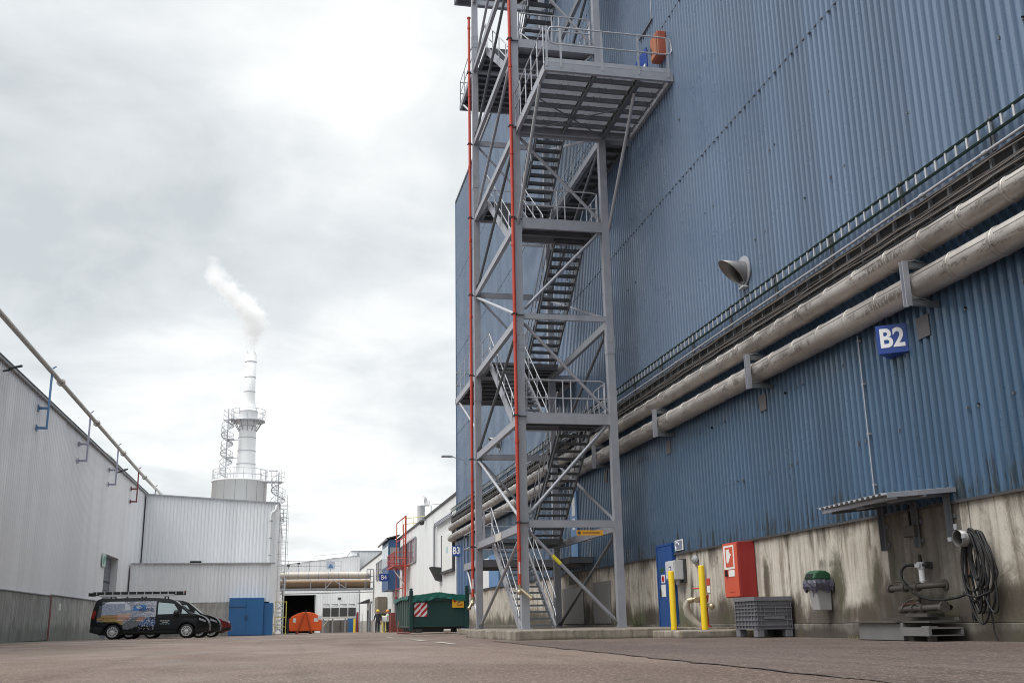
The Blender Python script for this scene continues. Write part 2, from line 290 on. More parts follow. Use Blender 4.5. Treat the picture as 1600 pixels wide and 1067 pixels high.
# ------------------------------------------------------------------ mesh helpers
ORG = {}
class MB:
    def __init__(s): s.v = []; s.f = []; s.mi = []; s.cur = 0; s.sm = []; s.marks = [(0, 0)]
    def add(s, vs, fs, smooth=False):
        o = len(s.v); s.v += [tuple(v) for v in vs]
        for f in fs: s.f.append(tuple(i+o for i in f)); s.mi.append(s.cur); s.sm.append(smooth)
        return s
    def box(s, x0, x1, y0, y1, z0, z1):
        return s.add([(x0, y0, z0), (x1, y0, z0), (x1, y1, z0), (x0, y1, z0), (x0, y0, z1), (x1, y0, z1), (x1, y1, z1), (x0, y1, z1)],
                     [(3, 2, 1, 0), (4, 5, 6, 7), (0, 1, 5, 4), (1, 2, 6, 5), (2, 3, 7, 6), (3, 0, 4, 7)])
    def frame(s, p, q, upv=(0, 0, 1)):
        p, q = Vector(p), Vector(q); d = (q-p).normalized(); u = Vector(upv)
        if abs(d.dot(u)) > .98: u = Vector((0, 1, 0)) if abs(d.y) < .9 else Vector((1, 0, 0))
        a = d.cross(u).normalized(); return p, q, d, a, a.cross(d)
    def bar(s, p, q, w_, h_, upv=(0, 0, 1), ox=0, oy=0):
        p, q, d, a, b = s.frame(p, q, upv); o = a*ox+b*oy; vs = []
        for c in (p, q):
            for i, j in ((-1, -1), (1, -1), (1, 1), (-1, 1)): vs.append(c+o+a*(i*w_/2)+b*(j*h_/2))
        return s.add(vs, [(3, 2, 1, 0), (4, 5, 6, 7), (0, 1, 5, 4), (1, 2, 6, 5), (2, 3, 7, 6), (3, 0, 4, 7)])
    def ibeam(s, p, q, w_, h_, t=.014, upv=(0, 0, 1)):
        s.bar(p, q, w_, t, upv, 0, h_/2-t/2); s.bar(p, q, w_, t, upv, 0, -h_/2+t/2); return s.bar(p, q, t, h_-2*t-.002, upv)
    def channel(s, p, q, w_, h_, side=1, t=.014, upv=(0, 0, 1)):
        s.bar(p, q, w_, t, upv, 0, h_/2-t/2); s.bar(p, q, w_, t, upv, 0, -h_/2+t/2); return s.bar(p, q, t, h_-2*t-.002, upv, side*(w_/2-t/2-.002))
    def angle(s, p, q, w_, t=.012, upv=(0, 0, 1)):
        s.bar(p, q, w_, t, upv); return s.bar(p, q, t, w_, upv, w_/2-t/2, -w_/2-t/2)
    def tube(s, pts, r, n=6, closed=False, caps=True):
        pts = [Vector(p) for p in pts]; k = len(pts); rs = r if isinstance(r, (list, tuple)) else [r]*k
        o = []; prev = None
        for i, p in enumerate(pts):
            if closed: d = (pts[(i+1) % k]-pts[i-1])
            else: d = pts[min(i+1, k-1)]-pts[max(i-1, 0)]
            d = d.normalized()
            if prev is None:
                u = Vector((0, 0, 1)) if abs(d.z) < .95 else Vector((1, 0, 0)); a = d.cross(u).normalized()
            else:
                a = prev-d*prev.dot(d)
                a = a.normalized() if a.length > 1e-6 else d.orthogonal().normalized()
            prev = a; b = d.cross(a)
            for j in range(n):
                an = 2*math.pi*j/n; o.append(p+(a*math.cos(an)+b*math.sin(an))*rs[i])
        fs = []
        for i in range(k if closed else k-1):
            i2 = (i+1) % k
            for j in range(n): fs.append((i*n+j, i*n+(j+1) % n, i2*n+(j+1) % n, i2*n+j))
        s.add(o, fs, True)
        if caps and not closed:
            s.add(o[:n], [tuple(range(n))[::-1]]); s.add(o[-n:], [tuple(range(n))])
        return s
    def cyl(s, p, q, r0, r1=None, n=16, caps=True): return s.tube([p, q], [r0, r0 if r1 is None else r1], n, False, caps)
    def lathe(s, prof, c=(0, 0, 0), axis='z', n=24, smooth=True):
        vs = []
        for r, h in prof:
            for j in range(n):
                a = 2*math.pi*j/n; x, y = r*math.cos(a), r*math.sin(a)
                p = {'z': (x, y, h), 'x': (h, x, y), 'y': (y, h, x)}[axis]; vs.append((p[0]+c[0], p[1]+c[1], p[2]+c[2]))
        fs = [(i*n+j, i*n+(j+1) % n, (i+1)*n+(j+1) % n, (i+1)*n+j) for i in range(len(prof)-1) for j in range(n)]
        return s.add(vs, fs, smooth)
    def prism(s, poly, a, b, axis='y'):
        n = len(poly)
        def mk(p, t): return {'x': (t, p[0], p[1]), 'y': (p[0], t, p[1]), 'z': (p[0], p[1], t)}[axis]
        vs = [mk(p, a) for p in poly]+[mk(p, b) for p in poly]
        return s.add(vs, [tuple(range(n)), tuple(range(2*n-1, n-1, -1))]+[(i, i+n, (i+1) % n+n, (i+1) % n) for i in range(n)])
    def quad(s, a, b, c, d): return s.add([a, b, c, d], [(0, 1, 2, 3)])
    def sphere(s, c, r, n=10, k=6, sz=1.0):
        return s.lathe([(max(1e-4, r*math.sin(math.pi*i/k)), -r*sz*math.cos(math.pi*i/k)) for i in range(k+1)], c, 'z', n)
    def build(s, name, mats, parent=None, origin=None, local=False, bevel=0.0, segs=1, each=0):
        if each:                                # every `each` primitives become one object of their own
            o = None; ms = s.marks+([(len(s.v), len(s.f))] if s.marks[-1] != (len(s.v), len(s.f)) else [])
            for i in range(0, len(ms)-1, each):
                (v0, f0), (v1, f1) = ms[i], ms[min(i+each, len(ms)-1)]; q = MB(); q.v = s.v[v0:v1]; q.f = [tuple(k-v0 for k in f) for f in s.f[f0:f1]]; q.mi = s.mi[f0:f1]; q.sm = s.sm[f0:f1]
                o = q.build(name, mats, parent, origin, local, bevel, segs)
            return o
        me = bpy.data.meshes.new(name); mats = mats if isinstance(mats, (list, tuple)) else [mats]
        if parent is not None: org = (0, 0, 0) if local else ORG.get(parent.name, (0, 0, 0))
        elif origin is not None: org = origin
        elif local: org = (0, 0, 0)
        else:
            xs, ys, zs = zip(*s.v); org = ((min(xs)+max(xs))/2, (min(ys)+max(ys))/2, min(zs))
        me.from_pydata([(a-org[0], b-org[1], c-org[2]) for a, b, c in s.v], [], s.f)
        for m in mats: me.materials.append(m)
        me.polygons.foreach_set('material_index', s.mi); me.polygons.foreach_set('use_smooth', s.sm)
        bm = bmesh.new(); bm.from_mesh(me); bmesh.ops.recalc_face_normals(bm, faces=bm.faces); bm.to_mesh(me); bm.free()
        o = bpy.data.objects.new(name, me); COL.objects.link(o)
        if parent is not None: o.parent = parent
        elif not local: o.location = org
        ORG[o.name] = org
        if bevel:
            md = o.modifiers.new('bevel', 'BEVEL'); md.width = bevel; md.segments = segs; md.limit_method = 'ANGLE'; md.angle_limit = R(40)
        return o
DEPTH = [0]
def _prim(fn):
    def w_(s, *a, **k):
        DEPTH[0] += 1
        try: return fn(s, *a, **k)
        finally:
            DEPTH[0] -= 1
            if DEPTH[0] == 0: s.marks.append((len(s.v), len(s.f)))
    return w_
for _n in ('box', 'bar', 'ibeam', 'channel', 'angle', 'tube', 'cyl', 'lathe', 'prism', 'quad', 'sphere'): setattr(MB, _n, _prim(getattr(MB, _n)))
def tag(o, label=None, cat=None, group=None, kind=None):
    if label: o['label'] = label
    if cat: o['category'] = cat
    if group: o['group'] = group
    if kind: o['kind'] = kind
    return o
def thing(name, loc, label, cat, group=None, rz=0.0):
    o = bpy.data.objects.new(name, None); COL.objects.link(o); o.location = loc; o.rotation_euler = (0, 0, rz); o.empty_display_size = .2
    ORG[o.name] = tuple(loc); return tag(o, label, cat, group)
def kids(o): return [c for c in bpy.data.objects if c.parent == o]
def copy_tree(o, parent=None):
    c = o.copy(); COL.objects.link(c)
    if parent is not None: c.parent = parent
    ORG[c.name] = ORG.get(o.name, (0, 0, 0))
    for ch in kids(o): copy_tree(ch, c)
    return c
def corr(mb, axis, fixed, a0, a1, z0, z1, pitch=.20, depth=.056, out_=-1, ztop=None, off=0.0):
    """trapezoidal sheet: axis 'y' runs along Y at X=fixed, axis 'x' along X at Y=fixed; out_ = outward sign"""
    n = max(1, round((a1-a0)/pitch)); p = (a1-a0)/n; pts = []
    for i in range(n):
        s0 = a0+i*p
        for f, d in ((0, 0), (.32, 0), (.46, 1), (.86, 1)): pts.append((s0+f*p, d))
    pts.append((a1, 0)); vs = []
    for a, d in pts:
        q = fixed+out_*(off+d*depth); zt = z1 if ztop is None else ztop(a)
        vs += [(q, a, z0), (q, a, zt)] if axis == 'y' else [(a, q, z0), (a, q, zt)]
    mb.add(vs, [(2*i, 2*i+2, 2*i+3, 2*i+1) for i in range(len(pts)-1)])
def text(s, size, O, u, vv, mat, parent, name='lettering', depth=.004, bold=.02, sx=1.0):
    cu = bpy.data.curves.new(name, 'FONT'); cu.body = s; cu.size = size; cu.extrude = depth/2; cu.align_x = 'CENTER'; cu.align_y = 'CENTER'; cu.offset = bold*size
    t = bpy.data.objects.new('t', cu); COL.objects.link(t); dg = bpy.context.evaluated_depsgraph_get()
    me = bpy.data.meshes.new_from_object(t.evaluated_get(dg)); bpy.data.objects.remove(t); bpy.data.curves.remove(cu)
    u = Vector(u).normalized(); vv = Vector(vv).normalized(); n = u.cross(vv); og = Vector(ORG.get(parent.name, (0, 0, 0))) if parent else Vector()
    for v_ in me.vertices: v_.co = Vector(O)-og+u*v_.co.x*sx+vv*v_.co.y+n*(v_.co.z+depth/2+.001)
    me.materials.clear(); me.materials.append(mat)
    o = bpy.data.objects.new(name, me); COL.objects.link(o); o.parent = parent; ORG[o.name] = tuple(og); return o
def gz(y): return 0.0 if y < 41 else -.0053*(y-41)
def rail(mb, pts, h=1.1, mids=(.55,), r=.021, every=1.2, posts=True, endr=True):
    pts = [Vector(p) for p in pts]; Z = Vector((0, 0, 1))
    top = [p+Z*h for p in pts]
    for hh in (*mids, h): mb.tube([p+Z*hh for p in pts], r, 6)
    if posts:
        for a, b in zip(pts[:-1], pts[1:]):
            n = max(1, round((b-a).length/every))
            for i in range(n+1):
                q = a.lerp(b, i/n); mb.tube([q-Z*.05, q+Z*h], r*.95, 6)
# ================================================================== GROUND
mb = MB(); xs = [-600, -40, -10, 0, 3.6, 10, 40, 600]; ys = [-60, 5, 25, 41, 80, 160, 900]
for i in range(len(xs)-1):
    for j in range(len(ys)-1):
        mb.quad(*[(xs[a], ys[b], gz(min(ys[b], 160))) for a, b in ((i, j), (i+1, j), (i+1, j+1), (i, j+1))])
tag(mb.build('yard_ground', ASPH, origin=(0, 0, 0)), kind='structure')
rnd = random.Random(3); edge = [(4.0+(16.5-min(y_, 30)*1.0)*-.045+rnd.uniform(-.05, .05), y_) for y_ in [2+.35*i for i in range(60)]]
edge = [(x_, y_) for x_, y_ in edge]
mb = MB(); vs = []
for x_, y_ in edge: vs += [(x_, y_, .004), (9.99, y_, .004)]
mb.add(vs, [(2*i, 2*i+1, 2*i+3, 2*i+2) for i in range(len(edge)-1)])
tag(mb.build('asphalt_patch', ASPH2, origin=(0, 0, 0)), kind='structure')
mb = MB(); vs = []
for k, (x_, y_) in enumerate(edge):
    wdt = (.010+rnd.uniform(0, .02)) if y_ > 6.6 else .004
    vs += [(x_-wdt, y_, .008), (x_+wdt*.6, y_, .008)]
mb.add(vs, [(2*i, 2*i+1, 2*i+3, 2*i+2) for i in range(len(edge)-1)])
tag(mb.build('asphalt_seam', TAR, origin=(0, 0, 0)), kind='structure')
mb = MB()
for x0, y0, x1, y1 in ((3.0, 27.2, 3.02, 24.6), (3.04, 23.2, 3.07, 20.8), (2.9, 33, 2.95, 30.5)):
    mb.quad((x0, y0, .009), (x0+.14, y0, .009), (x1+.14, y1, .009), (x1, y1, .009))
tag(mb.build('road_marking', PAINTW, origin=(0, 0, 0)), kind='structure')
mb = MB(); mb.quad((-10, 30, .005), (-9.5, 30, .005), (-9.5, 41, .005), (-10, 41, .005)); mb.quad((-10, 41, .005), (-9.5, 41, .005), (-9.5, 70.4, gz(70.4)+.006), (-10, 70.4, gz(70.4)+.006))
for xx in (-9.0, ): mb.quad((-9.49, 50.2, gz(50.2)+.005), (-4.2, 50.2, gz(50.2)+.005), (-4.2, 50.32, gz(50.32)+.005), (-9.49, 50.32, gz(50.32)+.005))
tag(mb.build('green_kerb_marking', PAINTG, origin=(0, 0, 0)), kind='structure')
mb = MB(); mb.box(4.85, 9.97, 23.0, 29.6, -.05, .2); mb.box(6.0, 9.97, 29.603, 38.6, -.05, .196)
tag(mb.build('concrete_slab', SLAB, bevel=.025, segs=2), kind='structure')
mb = MB(); mb.box(8.0, 9.968, 21.2, 22.99, -.05, .155); mb.box(9.9, 9.96, 21.0, 21.19, -.05, .10)
tag(mb.build('kerb', SLAB, bevel=.03, segs=2), kind='structure')
rnd = random.Random(11)
for k in range(26):                          # small stones and crumbs of asphalt lying about
    pass

# ================================================================== BLUE WAREHOUSE (right)
WX, WY0, WY1, WZ = 10.0, -4.0, 64.0, 27.6
bw = thing('warehouse', (13, 30, 0), 'tall blue corrugated warehouse with stained concrete base behind the stair tower', 'warehouse')
mb = MB(); mb.box(WX+.06, 40, WY0, WY1-.02, 2.0, WZ-.1); mb.build('core_wall', DARK, bw)
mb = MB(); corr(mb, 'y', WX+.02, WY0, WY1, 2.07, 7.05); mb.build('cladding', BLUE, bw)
mb = MB(); prevz = 6.95
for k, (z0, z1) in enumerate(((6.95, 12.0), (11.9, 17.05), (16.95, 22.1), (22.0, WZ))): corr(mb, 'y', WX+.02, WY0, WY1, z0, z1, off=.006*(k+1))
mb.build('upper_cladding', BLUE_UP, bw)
mb = MB(); corr(mb, 'x', WY1, WX, 40, 2, WZ, out_=1); mb.build('end_cladding', BLUE_UP, bw)
mb = MB(); mb.box(WX-.09, 40.1, WY0, WY1+.08, WZ-.02, WZ+.16); mb.build('roof', ROOFDK, bw)
mb = MB(); mb.bar((WX-.053, WY0, 2.055), (WX-.053, WY1, 2.055), .01, .045); mb.bar((WX-.01, WY0, 2.072), (WX-.01, WY1, 2.072), .066, .01); mb.build('drip_flashing', ROOFDK, bw)
mb = MB(); mb.bar((WX-.03, WY1+.02, 2.1), (WX-.03, WY1+.02, WZ), .12, .12, (1, 0, 0)); mb.build('corner_flashing', BLUE_UP, bw)
mb = MB(); rnd = random.Random(5)              # fixings and their little dirt marks
for zr in (3.4, 4.9, 8.6, 10.3, 13.6, 15.3):
    for i in range(90):
        if rnd.random() < .75: continue
        y_ = WY0+.63*.265+.265*rnd.randint(40, 160); mb.box(WX-.062, WX-.020, y_-.012, y_+.012, zr-.02+rnd.uniform(-.02, .02), zr+.02)
for k in (0, 1, 2):
    zr = (12.0, 17.05, 22.1)[k]
    n = round((WY1-WY0)/.265)
    for i in range(30, n, 1):
        y_ = WY0+(i+.63)*(WY1-WY0)/n; mb.box(WX-.07, WX-.02, y_-.035, y_+.035, zr-.125, zr-.105)
tag(mb.build('fixing', GALV_D, bw), kind='stuff')
# concrete plinth wall in panels with open joints
joints = [WY0, 2.0, 8.0, 14.02, 20.05, 26.08, 32.1, 38.1, 44.1, 50.1, 56.1, 59.9]
for a, b in zip(joints[:-1], joints[1:]):
    mb = MB(); mb.box(WX-.0, WX+.05, a+.012, b-.012, .27, 2.06); mb.build('concrete_panel', CONC, bw)
mb = MB(); mb.box(WX-.012, WX-.001, 14.24, 16.34, .27, 2.04); mb.build('patched_panel', CONC_ST, bw)
mb = MB(); mb.box(WX+.051, WX+.3, WY0, WY1-.03, -.1, 2.0); mb.build('joint_backing', DARK, bw)
mb = MB(); mb.box(WX-.035, WX+.05, WY0, 59.9, -.1, .262); mb.build('plinth_ledge', CONC_DK, bw, bevel=.012)
# doors and openings
def door(x_, y0, y1, z0, z1, mat, name='door', t=.05):
    mb = MB(); mb.box(x_-t, x_, y0, y1, z0, z1); d = mb.build(name, mat, bw, bevel=.008)
    return d
d = door(WX-.05, 26.62, 27.72, .16, 2.30, DOORBLUE)
mb = MB(); 
for y_ in (26.58, 27.76): mb.box(WX-.11, WX-.002, y_-.035, y_+.035, .16, 2.36)
mb.box(WX-.11, WX-.002, 26.62, 27.72, 2.305, 2.365); mb.build('door_frame', DOORBLUE, d)
mb = MB(); mb.tube([(WX-.1, 27.55, 1.12), (WX-.16, 27.55, 1.12), (WX-.16, 27.40, 1.12)], .013); mb.box(WX-.112, WX-.1, 27.5, 27.6, .98, 1.2); mb.build('handle', BLACK, d)
for a in ((27.24, 27.52, 1.62, 1.74, BINGREEN), (27.18, 27.46, 1.34, 1.56, PAPER), (27.16, 27.5, .98, 1.30, PAPER)):
    mb = MB(); mb.box(WX-.106, WX-.101, *a[:4]); mb.build('notice', a[4], d)
mb = MB(); mb.lathe([(.001, 0), (.085, 0), (.085, .006), (.06, .007)], (0, 0, 0), 'x', 18); mb.v = [(WX-.108-a, b+27.32, c+1.45) for a, b, c in mb.v]; mb.build('prohibition_ring', STRIPER, d)
d2 = door(WX-.03, 36.0, 37.0, 2.46, 4.9, LBLUE)
for a in ((36.2, 36.62, 4.05, 4.7), (36.25, 36.6, 3.55, 3.95)):
    mb = MB(); mb.box(WX-.09, WX-.081, *a); mb.build('notice', PAPER, d2)
d3 = door(WX-.03, 26.4, 27.4, 15.2, 17.1, SIGNBLUE)
mb = MB(); mb.box(WX-.09, WX-.082, 26.5, 26.72, 16.2, 16.6); mb.build('notice', PAPER, d3)
mb = MB(); mb.box(WX-.07, WX-.0, 60.0, 63.9, gz(62), 5.2); gd = mb.build('gate_door', BAYBLUE, bw)
mb = MB()
for y_ in (60.9, 62.0, 63.1): mb.box(WX-.1, WX-.072, y_-.03, y_+.03, 0, 5.1)
mb.build('door_rib', BAYBLUE, gd, each=1)
mb = MB(); mb.box(WX-.06, WX-.03, 53.4, 56.0, 2.12, 3.6); mb.build('pale_panel', WHITEP, bw)
mb = MB(); mb.box(WX-.06, WX-.03, 50.8, 53.38, 2.12, 3.7); mb.build('blue_panel', LBLUE, bw)
for a in ((32.5, 34.4, .3, 1.62), (35.7, 38.6, .3, 1.55)):
    mb = MB(); mb.box(WX-.03, WX-.004, *a); o = mb.build('steel_plate', STEELP, bw)
mb = MB(); mb.box(WX-.02, WX-.003, 36.2, 37.6, 1.66, 2.0); mb.build('vent_opening', DGREY, bw)
# grey patches riveted under the pipe brackets
for y_ in (14.5, 20.55, 26.5, 32.4):
    mb = MB(); mb.box(WX-.056, WX-.043, y_-.17, y_+.17, 4.74, 5.10); mb.build('patch_plate', PATCHG, bw)

# ---- pipes and cables along the warehouse
PXc = 9.73
def zz(ang): return PXc*math.tan(R(ang))+H
def long_pipe(z, r, y0, label, ydir):
    t = thing('insulated_pipe', (PXc, 30, z-r), label, 'pipe', 'insulated pipes along the blue warehouse')
    mb = MB(); ye = 65.3
    pts = [(PXc, y0, z)]+[(PXc, y0+(ye-.3-y0)*i/30, z) for i in range(1, 31)]
    for i in range(1, 7): a = i*math.pi/12; pts.append((PXc+.3*(1-math.cos(a)), ye-.3+.3*math.sin(a), z))
    pts.append((PXc+.5, ye, z)); mb.tube(pts, r, 22); mb.build('jacket', PIPE, t)
    mb = MB(); y_ = y0+.7+ydir+11
    while y_ < ye-.6:
        mb.lathe([(r+.002, -.045), (r+.012, -.04), (r+.012, .01), (r+.003, .012), (r+.003, .045)], (PXc, y_, z), 'y', 22); y_ += 1.02
    mb.build('jacket_band', PIPE, t, each=1); mb = MB()
    y_ = y0+.7+ydir+11
    k = 0
    while y_ < ye-1.6:
        a0 = R(152+((k*37) % 16)); c, s_ = math.cos(a0), math.sin(a0)
        mb.bar((PXc+c*(r+.003), y_+.06, z+s_*(r+.003)), (PXc+c*(r+.003), y_+.9, z+s_*(r+.003)), .012, .008, (c, 0, s_)); y_ += 1.02; k += 1
    tag(mb.build('jacket_seam', PIPE, t), kind='stuff')
    return t
long_pipe(6.145, .19, -3, 'upper of the two long insulated pipes along the blue wall, with dark scuffed patches', 0)
long_pipe(5.50, .22, -3, 'lower of the two long insulated pipes along the blue wall, held by hanging brackets', .35)
names = ('nearest pipe bracket, above and right of the B2 sign', 'pipe bracket between the B2 sign and the stair tower, second from the right', 'third pipe bracket from the right, right beside the stair tower', 'farthest pipe bracket, half hidden behind the stair tower')
proto = None
for i, y_ in enumerate((14.07, 20.08, 26.06, 31.94)):
    if i == 0:
        t = thing('pipe_bracket', (WX, y_, 5.1), names[0], 'pipe bracket', 'steel brackets carrying the insulated pipes')
        mb = MB(); mb.ibeam((9.44, y_, 5.11), (9.44, y_, 5.86), .10, .10, .012, (0, 1, 0)); mb.build('hanger', GALV, t)
        for zb in (5.20, 5.825):
            mb = MB(); mb.channel((9.495, y_, zb-.03), (9.97, y_, zb-.03), .08, .085); mb.build('arm', GALV_D, t)
        mb = MB(); mb.tube([(9.5, y_-.03, 5.22), (9.62, y_-.03, 5.25), (9.8, y_-.03, 5.22)], .014); mb.tube([(9.5, y_-.03, 5.85), (9.62, y_-.03, 5.88), (9.8, y_-.03, 5.85)], .014); mb.build('clamp', GALV_D, t, each=1)
        proto = t
    else:
        c = copy_tree(proto); c.location.y = y_; c['label'] = names[i]
# conveyor-like cable ladder
t = thing('cable_ladder', (9.9, 30, 7.15), 'green railed cable ladder running the length of the blue wall above the pipes', 'cable ladder')
mb = MB()
for zr in (7.20, 7.41): mb.channel((9.86, -3, zr), (9.86, 66, zr), .05, .026, 1, .006)
mb.build('side_rail', TRAYG, t, each=1)
mb = MB(); y_ = 10.8
for i in range(100): mb.box(9.84, 9.87, y_-.02, y_+.02, 7.214, 7.396); y_ += .27
mb.build('rung', ALU, t, each=1); mb = MB(); yb = 10.53
while y_ < 66: mb.box(9.84, 9.87, y_-.02, y_+.02, 7.214, 7.396); y_ += .27
while yb > -3: mb.box(9.84, 9.87, yb-.02, yb+.02, 7.214, 7.396); yb -= .27
tag(mb.build('rung', ALU, t), kind='stuff')
mb = MB(); y_ = 0.2
while y_ < 64: mb.bar((9.93, y_, 6.97), (9.93, y_, 7.52), .03, .05); mb.bar((9.93, y_+.07, 6.97), (9.93, y_+.07, 7.52), .02, .02); y_ += 2.4
mb.build('support', GALV_D, t, each=2)
t = thing('conduit', (9.86, 30, 7.05), 'thin pale conduit with couplings just below the green cable ladder', 'conduit')
mb = MB(); mb.tube([(9.86, -3, 6.99), (9.86, 30, 6.99), (9.86, 66, 6.99)], .024, 8); mb.build('tube', GALV_L, t)
mb = MB(); y_ = 1.0
while y_ < 64: mb.cyl((9.86, y_-.05, 6.99), (9.86, y_+.05, 6.99), .036, n=8); mb.box(9.86, 9.97, y_-.02, y_+.02, 6.97, 7.01); y_ += 1.62
mb.build('coupling', GALV_L, t, each=2)
t = thing('cable_tray', (9.9, 30, 6.55), 'dirty tray of sagging grey cables between the conduit and the upper pipe', 'cable tray')
mb = MB(); y_ = -2.8
while y_ < 66: mb.box(9.88, 9.94, y_-.025, y_+.025, 6.52, 6.92); y_ += .52
for zr in (6.51, 6.93): mb.bar((9.93, -3, zr), (9.93, 66, zr), .05, .03)
mb.build('tray_frame', GALV_D, t)
mb = MB(); mb.box(9.941, 9.951, -3, 66, 6.50, 6.94); mb.build('tray_shade_plate', DARK, t)  # added dark plate, stands in for the shaded wall behind the cables
rnd = random.Random(21)
for k in range(9):
    mb = MB(); zb = 6.55+.030*k if k < 6 else 6.84+.03*(k-6); pts = []
    for i in range(110):
        y_ = -3+i*.63; pts.append((9.84+rnd.uniform(-.012, .012)-(.02 if k % 3 == 0 else 0), y_, zb+rnd.uniform(-.014, .014)-.018*abs(math.sin(y_*1.3+k))))
    mb.tube(pts, .013+.008*(k % 3 == 1), 5); mb.build('cable', CABLE2 if k % 3 == 0 else CABLE, t)
mb = MB()
for k in range(3):
    pts = [(9.92-.03*k, 66, 7.2-.12*k), (9.92-.03*k, 74.2-.4*k, 7.25-.12*k), (9.92-.03*k, 74.5-.4*k, 7.0-.12*k), (9.92-.03*k, 74.5-.4*k, 3.6)]
    mb.tube(pts, .05, 6)
mb.build('down_conduit', GALV, t, each=1)

# ---- things mounted on the warehouse wall
t = thing('vent_cowl', (WX, 20.95, 7.6), 'grey metal duct spout with a slanted mouth on the blue wall above the pipes', 'vent cowl')
mb = MB(); n = 28; r = .26; cy, cz = 20.95, 8.07; vs = []
for k in range(3):
    for j in range(n):
        a = 2*math.pi*j/n; y_, z_ = math.cos(a), math.sin(a); ln = .38+.27*z_
        xx = WX-.0-ln*(k/2); rr = r*(.92+.12*k/2); vs.append((xx, cy+rr*y_, cz+rr*z_-.04*k/2))
mb.add(vs, [(k*n+j, k*n+(j+1) % n, (k+1)*n+(j+1) % n, (k+1)*n+j) for k in range(2) for j in range(n)], True)
o = mb.build('spout', STEELP, t); md = o.modifiers.new('thick', 'SOLIDIFY'); md.thickness = .012
mb = MB(); mb.cyl((WX-.08, cy, cz), (WX-.055, cy, cz), .36, n=28); mb.build('flange', GALV_L, t)
mb = MB(); mb.cyl((WX-.12, cy, cz), (WX-.085, cy, cz), .23, n=24); mb.build('duct_dark', DARK, t)
mb = MB(); mb.box(WX-.16, WX-.03, cy-.12, cy+.12, cz-.40, cz-.37); mb.build('drip_lip', WHITEP, t)
c = copy_tree(t); c.location = (WX, 50, 8.55); c['label'] = 'smaller looking dark spout on the far blue wall behind the stair tower posts'
def vsign(txt, y_, z0, z1, half, proj, label):
    t = thing('building_sign', (WX, y_, z0), label, 'sign', 'blue building number signs')
    mb = MB(); A = (WX-.03, y_-half); B = (WX-proj, y_); C = (WX-.03, y_+half); mb.prism([A, B, C], z0, z1, 'z'); mb.build('sign_body', SIGNBLUE, t)
    a = Vector((A[0], A[1], 0)); b = Vector((B[0], B[1], 0)); u = (a-b).normalized(); mid = (a+b)/2
    text(txt, (z1-z0)*.92, (mid.x, mid.y, (z0+z1)/2), u, (0, 0, 1), SIGNWHITE, t, bold=.028, sx=.86)
    return t
vsign('B2', 15.28, 4.64, 5.13, .29, .43, 'blue B2 sign with white lettering on the blue wall under the pipes')
vsign('B3', 63.2, 4.30, 4.92, .34, .46, 'blue B3 sign with white lettering at the far end of the blue warehouse')
t = thing('building_sign', (8.55, 99.5, 4.2), 'blue B4 sign with white lettering at the corner of the far blue bay', 'sign', 'blue building number signs')
mb = MB(); mb.box(8.12, 8.94, 99.45, 99.55, 4.28, 4.98); mb.build('sign_body', SIGNBLUE, t)
text('B4', .60, (8.53, 99.449, 4.63), (1, 0, 0), (0, 0, 1), SIGNWHITE, t, bold=.0, sx=.85)
t = thing('wall_conduit', (WX, 16.45, 2.1), 'thin pale conduit running straight down the blue wall left of the B2 sign', 'conduit')
mb = MB(); mb.tube([(WX-.07, 16.45, 2.2), (WX-.07, 16.45, 5.3)], .012, 6); mb.build('tube', GALV_L, t)
mb = MB()
for z_ in (2.6, 3.5, 4.4, 5.2): mb.box(WX-.08, WX-.022, 16.42, 16.48, z_-.015, z_+.015)
mb.build('clip', GALV_L, t, each=1)
t = thing('wall_lamp', (WX, 60.6, 9.4), 'small street style lamp on an arm at the far edge of the blue wall', 'lamp')
mb = MB(); mb.tube([(WX-.03, 60.6, 9.4), (WX-.15, 60.6, 9.75), (WX-.9, 60.6, 9.95)], .03); mb.build('arm', GALV, t)
mb = MB(); mb.box(WX-1.5, WX-.85, 60.45, 60.75, 9.9, 10.02); mb.build('lamp_head', GALV_L, t, bevel=.03)
t = thing('wall_cabinet', (WX, 24.8, 15.65), 'weathered orange cabinet on the blue wall at the end of the high steel platform', 'cabinet')
mb = MB(); mb.box(9.70, 9.975, 24.85, 25.4, 15.92, 16.70); mb.build('body', ORRED, t, bevel=.02)
mb = MB(); mb.box(9.675, 9.697, 24.88, 25.37, 15.96, 16.66); d = mb.build('door', P('flaking_orange_door', (.33, .12, .06), .6, 0, .4, 6, .9, (.20, .13, .08), .2), t)
mb = MB(); mb.box(9.65, 9.674, 25.28, 25.33, 16.15, 16.35); mb.build('handle', DGREY, d)
t = thing('cable_bracket', (WX, 26.3, 17.4), 'thin dark bar with a rising wire on the blue wall above the orange cabinet', 'bracket')
mb = MB(); mb.bar((9.93, 25.74, 17.66), (9.93, 26.95, 17.66), .05, .06)
for k in range(7): mb.box(9.94, 9.97, 25.8+.17*k, 25.84+.17*k, 17.55, 17.7)
mb.build('bar', GALV_D, t)
mb = MB(); mb.tube([(9.93, 25.8, 17.7), (9.93, 25.8, 26)], .012, 5); mb.build('wire', GALV_L, t)

